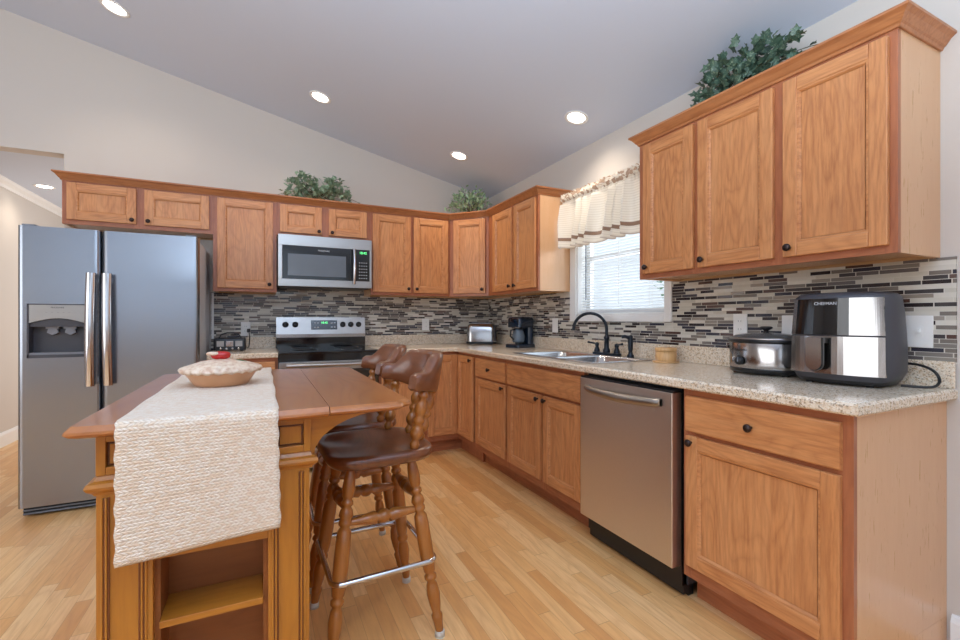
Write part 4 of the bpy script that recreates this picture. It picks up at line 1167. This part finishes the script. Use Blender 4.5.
front_strip(.178, .306, .36, .995, .005, 'steel_v', 'right_front_panel', AF, .140, .133)
tp_ = front_strip(.178, .306, -.88, .36, .0055, 'black_gloss', 'touch_panel', AF, .140, .133)
text('CHEFMAN', .015, 'print', tp_, (-.020, -.1285, .288), (PI / 2, 0, 0))
# handle: flat loop in front of basket
k = B(); hl = []
for i in range(15): a = PI + PI * i / 14; hl.append((-.038 + .024 * math.cos(a), .078 + .024 * math.sin(a)))
hl = [(-.062, .168)] + hl + [(-.014, .168)]
k.extr(hl, 'y', -.176, -.166, 'steel_v'); k.box(-.058, -.018, -.170, -.130, .148, .168, 'black'); k.extr([(x * 1.0 + (x + .038) * .12, z - (.003 if z < .16 else 0)) for x, z in hl], 'y', -.167, -.158, 'black')
k.done('basket_handle', bk_, bevel=.002)
# cords
k = B().tube(smooth([(2.085, .87, .97), (2.118, .83, .985), (2.118, .775, .99), (2.105, .725, .975), (2.09, .702, .945), (2.06, .705, .924), (2.04, .74, .920), (2.03, .78, .920)]), .0045, 'black', 8)
co = k.done('power_cord', AF); co.matrix_parent_inverse = (Matrix.Translation(AF.location) @ Matrix.Rotation(AF.rotation_euler.z, 4, 'Z')).inverted()

# black appliance beside the refrigerator
t = thing('sandwich_maker', 'small black appliance with chrome panel and arched handle beside the refrigerator', 'appliance', (-.225, 3.985, Z1))
k = B(); rb(k, .108, .070, .008, .100, .012, 'black'); k.done('body', t)
for x_ in (-.062, 0, .062): B().box(x_ - .024, x_ + .024, -.0735, -.069, .036, .078, 'chrome' if x_ == 0 else 'steel').done('front_plate', t)
for x_ in (-.06, -.02, .02, .06): B().lathe([(.009, 0), (.008, .008), (0, .009)], 'chrome', (x_, -.070, .020), 12, (0, -1, 0)).done('button', t)
B().tube([(-.075, -.02, .098), (-.06, -.02, .125), (-.02, -.02, .138), (.02, -.02, .138), (.06, -.02, .125), (.075, -.02, .098)], .006, 'black', 8).done('handle', t)
for x_ in (-.08, .08): B().box(x_ - .01, x_ + .01, -.05, .05, 0, .009, 'black').done('foot', t)
B().tube(smooth([(.10, .04, .03), (.125, .09, .02), (.13, .19, .10), (.122, .222, .145)]), .0035, 'black', 6).box(.110, .134, .212, .236, .135, .165, 'black').done('power_cord', t)

# ------------------------------------------------------------------ outlets and switches
def plate(label, loc, rz, kind='outlet', w_=.072, name='wall_outlet', cat='outlet'):
    t = thing(name, label, cat, loc, rz)
    B().box(-w_ / 2, w_ / 2, -.006, 0, -.058, .058, 'white_plastic').done('cover_plate', t, bevel=.002)
    if kind == 'outlet':
        for z in (-.02, .02):
            B().box(-.017, .017, -.0085, -.005, z - .014, z + .014, 'white_plastic').box(-.008, -.006, -.0088, -.008, z - .003, z + .006, 'black').box(.006, .008, -.0088, -.008, z - .003, z + .006, 'black').done('socket', t, bevel=.0008)
    elif kind == 'switch':
        B().box(-.005, .005, -.018, -.005, -.004, .012, 'white_plastic').box(-.012, .012, -.0075, -.005, -.02, .02, 'white_plastic').done('toggle', t, bevel=.0008)
    elif kind == 'double':
        B().box(-.040, -.006, -.0085, -.005, -.033, .033, 'white_plastic').done('rocker', t, bevel=.0008)
    return t
yb_, xr_ = BK - .0085, R - .0085
plate('white wall outlet with a plug, left of the range', (-.125, yb_, 1.078), 0)
plate('white wall plate on the back mosaic right of the range', (1.452, yb_, 1.108), 0)
plate('white wall plate between the coffee maker and the window', (xr_, 3.025, 1.108), -PI / 2, 'blank')
plate('white wall outlet behind the slow cooker', (xr_, 1.448, 1.125), -PI / 2)
plate('white wall plate half hidden between slow cooker and air fryer', (xr_, 1.212, 1.115), -PI / 2, 'blank')
plate('white light switch plate at the right end of the mosaic', (xr_, .770, 1.110), -PI / 2, 'switch', .078, 'light_switch', 'light switch')

# ------------------------------------------------------------------ window blind and valance
t = thing('window_blind', 'white horizontal slat blind lowered over the kitchen window', 'blind', (R + .035, (WY0 + WY1) / 2, 0))
hw = (WY1 - WY0) / 2 - .02
B().box(-.02, .02, -hw, hw, 1.975, 2.012, 'slat').done('head_rail', t)
k = B(); z = 1.232; a = math.radians(24)
while z < 1.97:
    c_, s_ = math.cos(a) * .0125, math.sin(a) * .0125
    k.faces([(-c_, -hw, z - s_), (c_, -hw, z + s_), (c_, hw, z + s_), (-c_, hw, z - s_)], [(0, 1, 2, 3)], 'slat'); z += .0205
so = k.done('slats', t); so.modifiers.new('th', 'SOLIDIFY').thickness = .0008
B().box(-.012, .012, -hw, hw, 1.203, 1.221, 'slat').done('bottom_rail', t, bevel=.002)
k = B()
for y_ in (-.27, 0, .27): k.tube([(-.013, y_, 1.24), (-.013, y_, 1.99)], .0012, 'white_plastic', 5).tube([(.013, y_, 1.24), (.013, y_, 1.99)], .0012, 'white_plastic', 5)
k.done('ladder_cord', t)
B().tube([(-.022, hw - .07, 1.99), (-.022, hw - .07, 1.30)], .004, 'carafe', 6).done('tilt_wand', t)

t = thing('window_valance', 'gathered cream valance with brown stripe over the kitchen window', 'valance')
B().tube([(2.06, 1.845, 2.045), (2.06, 2.795, 2.045)], .008, 'white_plastic', 8).box(2.06, R - .001, 1.84, 1.855, 2.035, 2.055, 'white_plastic').box(2.06, R - .001, 2.785, 2.80, 2.035, 2.055, 'white_plastic').done('rod', t)
k = B(); uvl = k.bm.loops.layers.uv.new('UVMap'); nu, nv = 220, 30; rows = []
for j in range(nv + 1):
    v = j / nv; z = 1.680 + (2.098 - 1.680) * v; r_ = []
    amp = .030 * (1 - v) ** .7 + .006
    for i in range(nu + 1):
        u = i / nu; y = 1.838 + .958 * u
        ph = u * 54 + 2.2 * math.sin(u * 17) + .6 * math.sin(v * 3 + u * 9)
        x = 2.045 - .034 * (1 - v) + amp * (1.4 * abs(math.sin(ph / 2)) ** .7 * 2 - 1.6) + .005 * math.sin(ph * 1.7 + v * 2)
        if v > .86:
            x = 2.048 + .011 * math.sin(u * 190 + v * 9) - (.010 if v < .95 else 0)
        if .83 < v < .87: x = 2.050 + .004 * math.sin(u * 190)
        zz = z + (.006 * math.sin(u * 150 + 2) if v > .96 else 0) + (.006 * math.sin(ph) * (1 - v)) 
        r_.append((x, y, zz))
    rows.append(r_)
vt = [[k.bm.verts.new(p) for p in r_] for r_ in rows]; mi = k.mi('valance')
for j in range(nv):
    for i in range(nu):
        f = k.bm.faces.new((vt[j][i], vt[j][i + 1], vt[j + 1][i + 1], vt[j + 1][i])); f.material_index = mi; f.smooth = True
        for lp, (jj, ii) in zip(f.loops, ((j, i), (j, i + 1), (j + 1, i + 1), (j + 1, i))): lp[uvl].uv = (ii / nu, jj / nv)
k.done('ruffled_cloth', t, recalc=False)

# ------------------------------------------------------------------ ceiling lights
def downlight(label, p, nrm, power, r=.062):
    n_ = Vector(nrm).normalized(); t = thing('recessed_ceiling_light', label, 'ceiling light', p)
    B().lathe([(r + .016, -.001), (r + .018, .003), (r + .012, .006), (r, .005), (r - .004, .001), (r - .004, -.001)], 'trim', (0, 0, 0), 40, n_).done('trim_ring', t)
    B().lathe([(r - .005, .0005), (r - .005, .0015), (0, .0025)], 'lamp', (0, 0, 0), 32, n_).done('lens', t)
    l = bpy.data.lights.new('downlight', 'SPOT'); l.energy = power; l.spot_size = math.radians(140); l.spot_blend = 0.9; l.shadow_soft_size = .07; l.color = (1.0, .86, .70)
    lo = bpy.data.objects.new('lamp', l); COL.objects.link(lo); lo.parent = t; lo.location = n_ * .03
    lo.rotation_euler = (0, 0, 0)
    return t
sn = (-.229 / 1.026, 0, -1 / 1.026)
for lb, x, y in (('recessed ceiling light above the refrigerator, at the top left', -.84, 3.56), ('recessed ceiling light above the microwave', .395, 3.59),
                 ('recessed ceiling light nearest the kitchen corner', 1.54, 3.59), ('recessed ceiling light near the window valance', 1.885, 2.41)):
    downlight(lb, (x, y, ceil_z(x)), sn, 15)
downlight('recessed ceiling light in the next room beyond the refrigerator', (-1.875, 5.68, 2.43), (0, 0, -1), 8)

# ------------------------------------------------------------------ ivy plants on the cabinets
def ivy_leaf(b_, c_, q, s, mat, narrow=False):
    if narrow: sh = [(0, 0), (.22, .25), (.26, .6), (0, 1.1), (-.26, .6), (-.22, .25)]
    else: sh = [(0, 0), (.30, -.12), (.55, .10), (.36, .34), (.60, .62), (.26, .66), (0, 1.05), (-.26, .66), (-.60, .62), (-.36, .34), (-.55, .10), (-.30, -.12)]
    vs = [c_ + q @ Vector((x * s, y * s, .12 * s * abs(x) * 2 - .1 * s * y * y)) for x, y in sh]
    b_.faces(vs, [tuple(range(len(vs)))], mat)
def plant(label, base, rx, ry, rz_, n, mat, ls, narrow=False, spill=()):
    t = thing('ivy_plant', label, 'plant', base)
    B().lathe([(0, 0), (.045, 0), (.06, .05), (.055, .05), (.042, .012), (0, .012)], 'basket', seg=20).done('pot', t)
    f = B(); st = B(); rnd = random.Random(n)
    for k_ in range(n):
        a = rnd.uniform(0, 2 * PI); el = rnd.uniform(0, 1) ** .8; rr_ = rnd.uniform(.25, 1) ** .6
        p = Vector((rx * math.cos(a) * rr_ * math.sqrt(1 - el * el * .8), ry * math.sin(a) * rr_ * math.sqrt(1 - el * el * .8), .03 + rz_ * el * rr_))
        p.z = max(p.z, .012)
        d_ = Vector((p.x / rx, p.y / ry, .6 + rnd.uniform(-.5, .6))) + Vector([rnd.uniform(-.7, .7) for _ in range(3)])
        q = d_.to_track_quat('Y', 'Z') @ __import__('mathutils').Quaternion((0, 1, 0), rnd.uniform(-1.2, 1.2))
        ivy_leaf(f, p, q, ls * rnd.uniform(.7, 1.25), mat, narrow)
        if k_ % 9 == 0:
            st.tube([(0, 0, .03), (p.x * .5, p.y * .5, p.z * .8 + .02), tuple(p)], .0018, 'stem', 5)
    for (ex, ey, ez, cnt) in spill:
        pts = [Vector((ex * u, ey * u, .04 + (ez - .04) * u + .05 * math.sin(PI * u))) for u in [i / 8 for i in range(9)]]
        st.tube(pts, .0018, 'stem', 5)
        for k_ in range(cnt):
            u = rnd.uniform(.4, 1); p = Vector((ex * u, ey * u, .04 + (ez - .04) * u + .05 * math.sin(PI * u))) + Vector([rnd.uniform(-.02, .02) for _ in range(3)])
            d_ = Vector([rnd.uniform(-1, 1) for _ in range(3)]); ivy_leaf(f, p, d_.to_track_quat('Y', 'Z'), ls * rnd.uniform(.6, 1), mat, narrow)
    f.done('foliage', t, recalc=False); st.done('stems', t)
    return t
plant('trailing ivy plant on top of the big foreground wall cabinet', (1.985, 1.33, 2.1345), .115, .25, .25, 330, 'ivy', .040, spill=((-.06, .33, .02, 14), (-.05, -.30, .16, 12), (-.02, -.33, .10, 8), (-.1, .2, .03, 8)))
plant('bushy ivy plant on top of the cabinet above the microwave', (.43, 4.06, 2.1345), .30, .13, .24, 360, 'ivy_mid', .034, spill=((-.32, -.05, .04, 10), (.33, -.04, .05, 10), (-.15, 0, .27, 8), (.18, 0, .25, 8), (-.25, 0, .15, 8)))
plant('pale narrow-leaved plant on top of the corner wall cabinet', (1.80, 3.93, 2.1345), .20, .19, .25, 300, 'ivy_pale', .040, True, spill=((-.27, -.03, .05, 18), (.10, -.2, .12, 8), (-.1, 0, .27, 8)))

# ------------------------------------------------------------------ outside the window
def tree(label, loc, h, r, n, seed):
    t = thing('garden_tree', label, 'tree', loc)
    B().tube([(0, 0, 0), (.05, .02, h * .35), (0, 0, h * .7)], [.12, .09, .05], 'bark', 10).done('trunk', t)
    f = B(); rnd = random.Random(seed)
    for k_ in range(n):
        d_ = Vector([rnd.gauss(0, 1) for _ in range(3)]).normalized(); p = Vector((0, 0, h * .72)) + Vector((d_.x * r, d_.y * r, d_.z * r * .9)) * rnd.uniform(.4, 1)
        ivy_leaf(f, p, Vector([rnd.uniform(-1, 1) for _ in range(3)]).to_track_quat('Y', 'Z'), rnd.uniform(.10, .18), 'tree', True)
    f.done('foliage', t, recalc=False)
tree('leafy green tree outside the kitchen window', (6.6, 4.6, -.4), 3.3, 1.2, 900, 3)
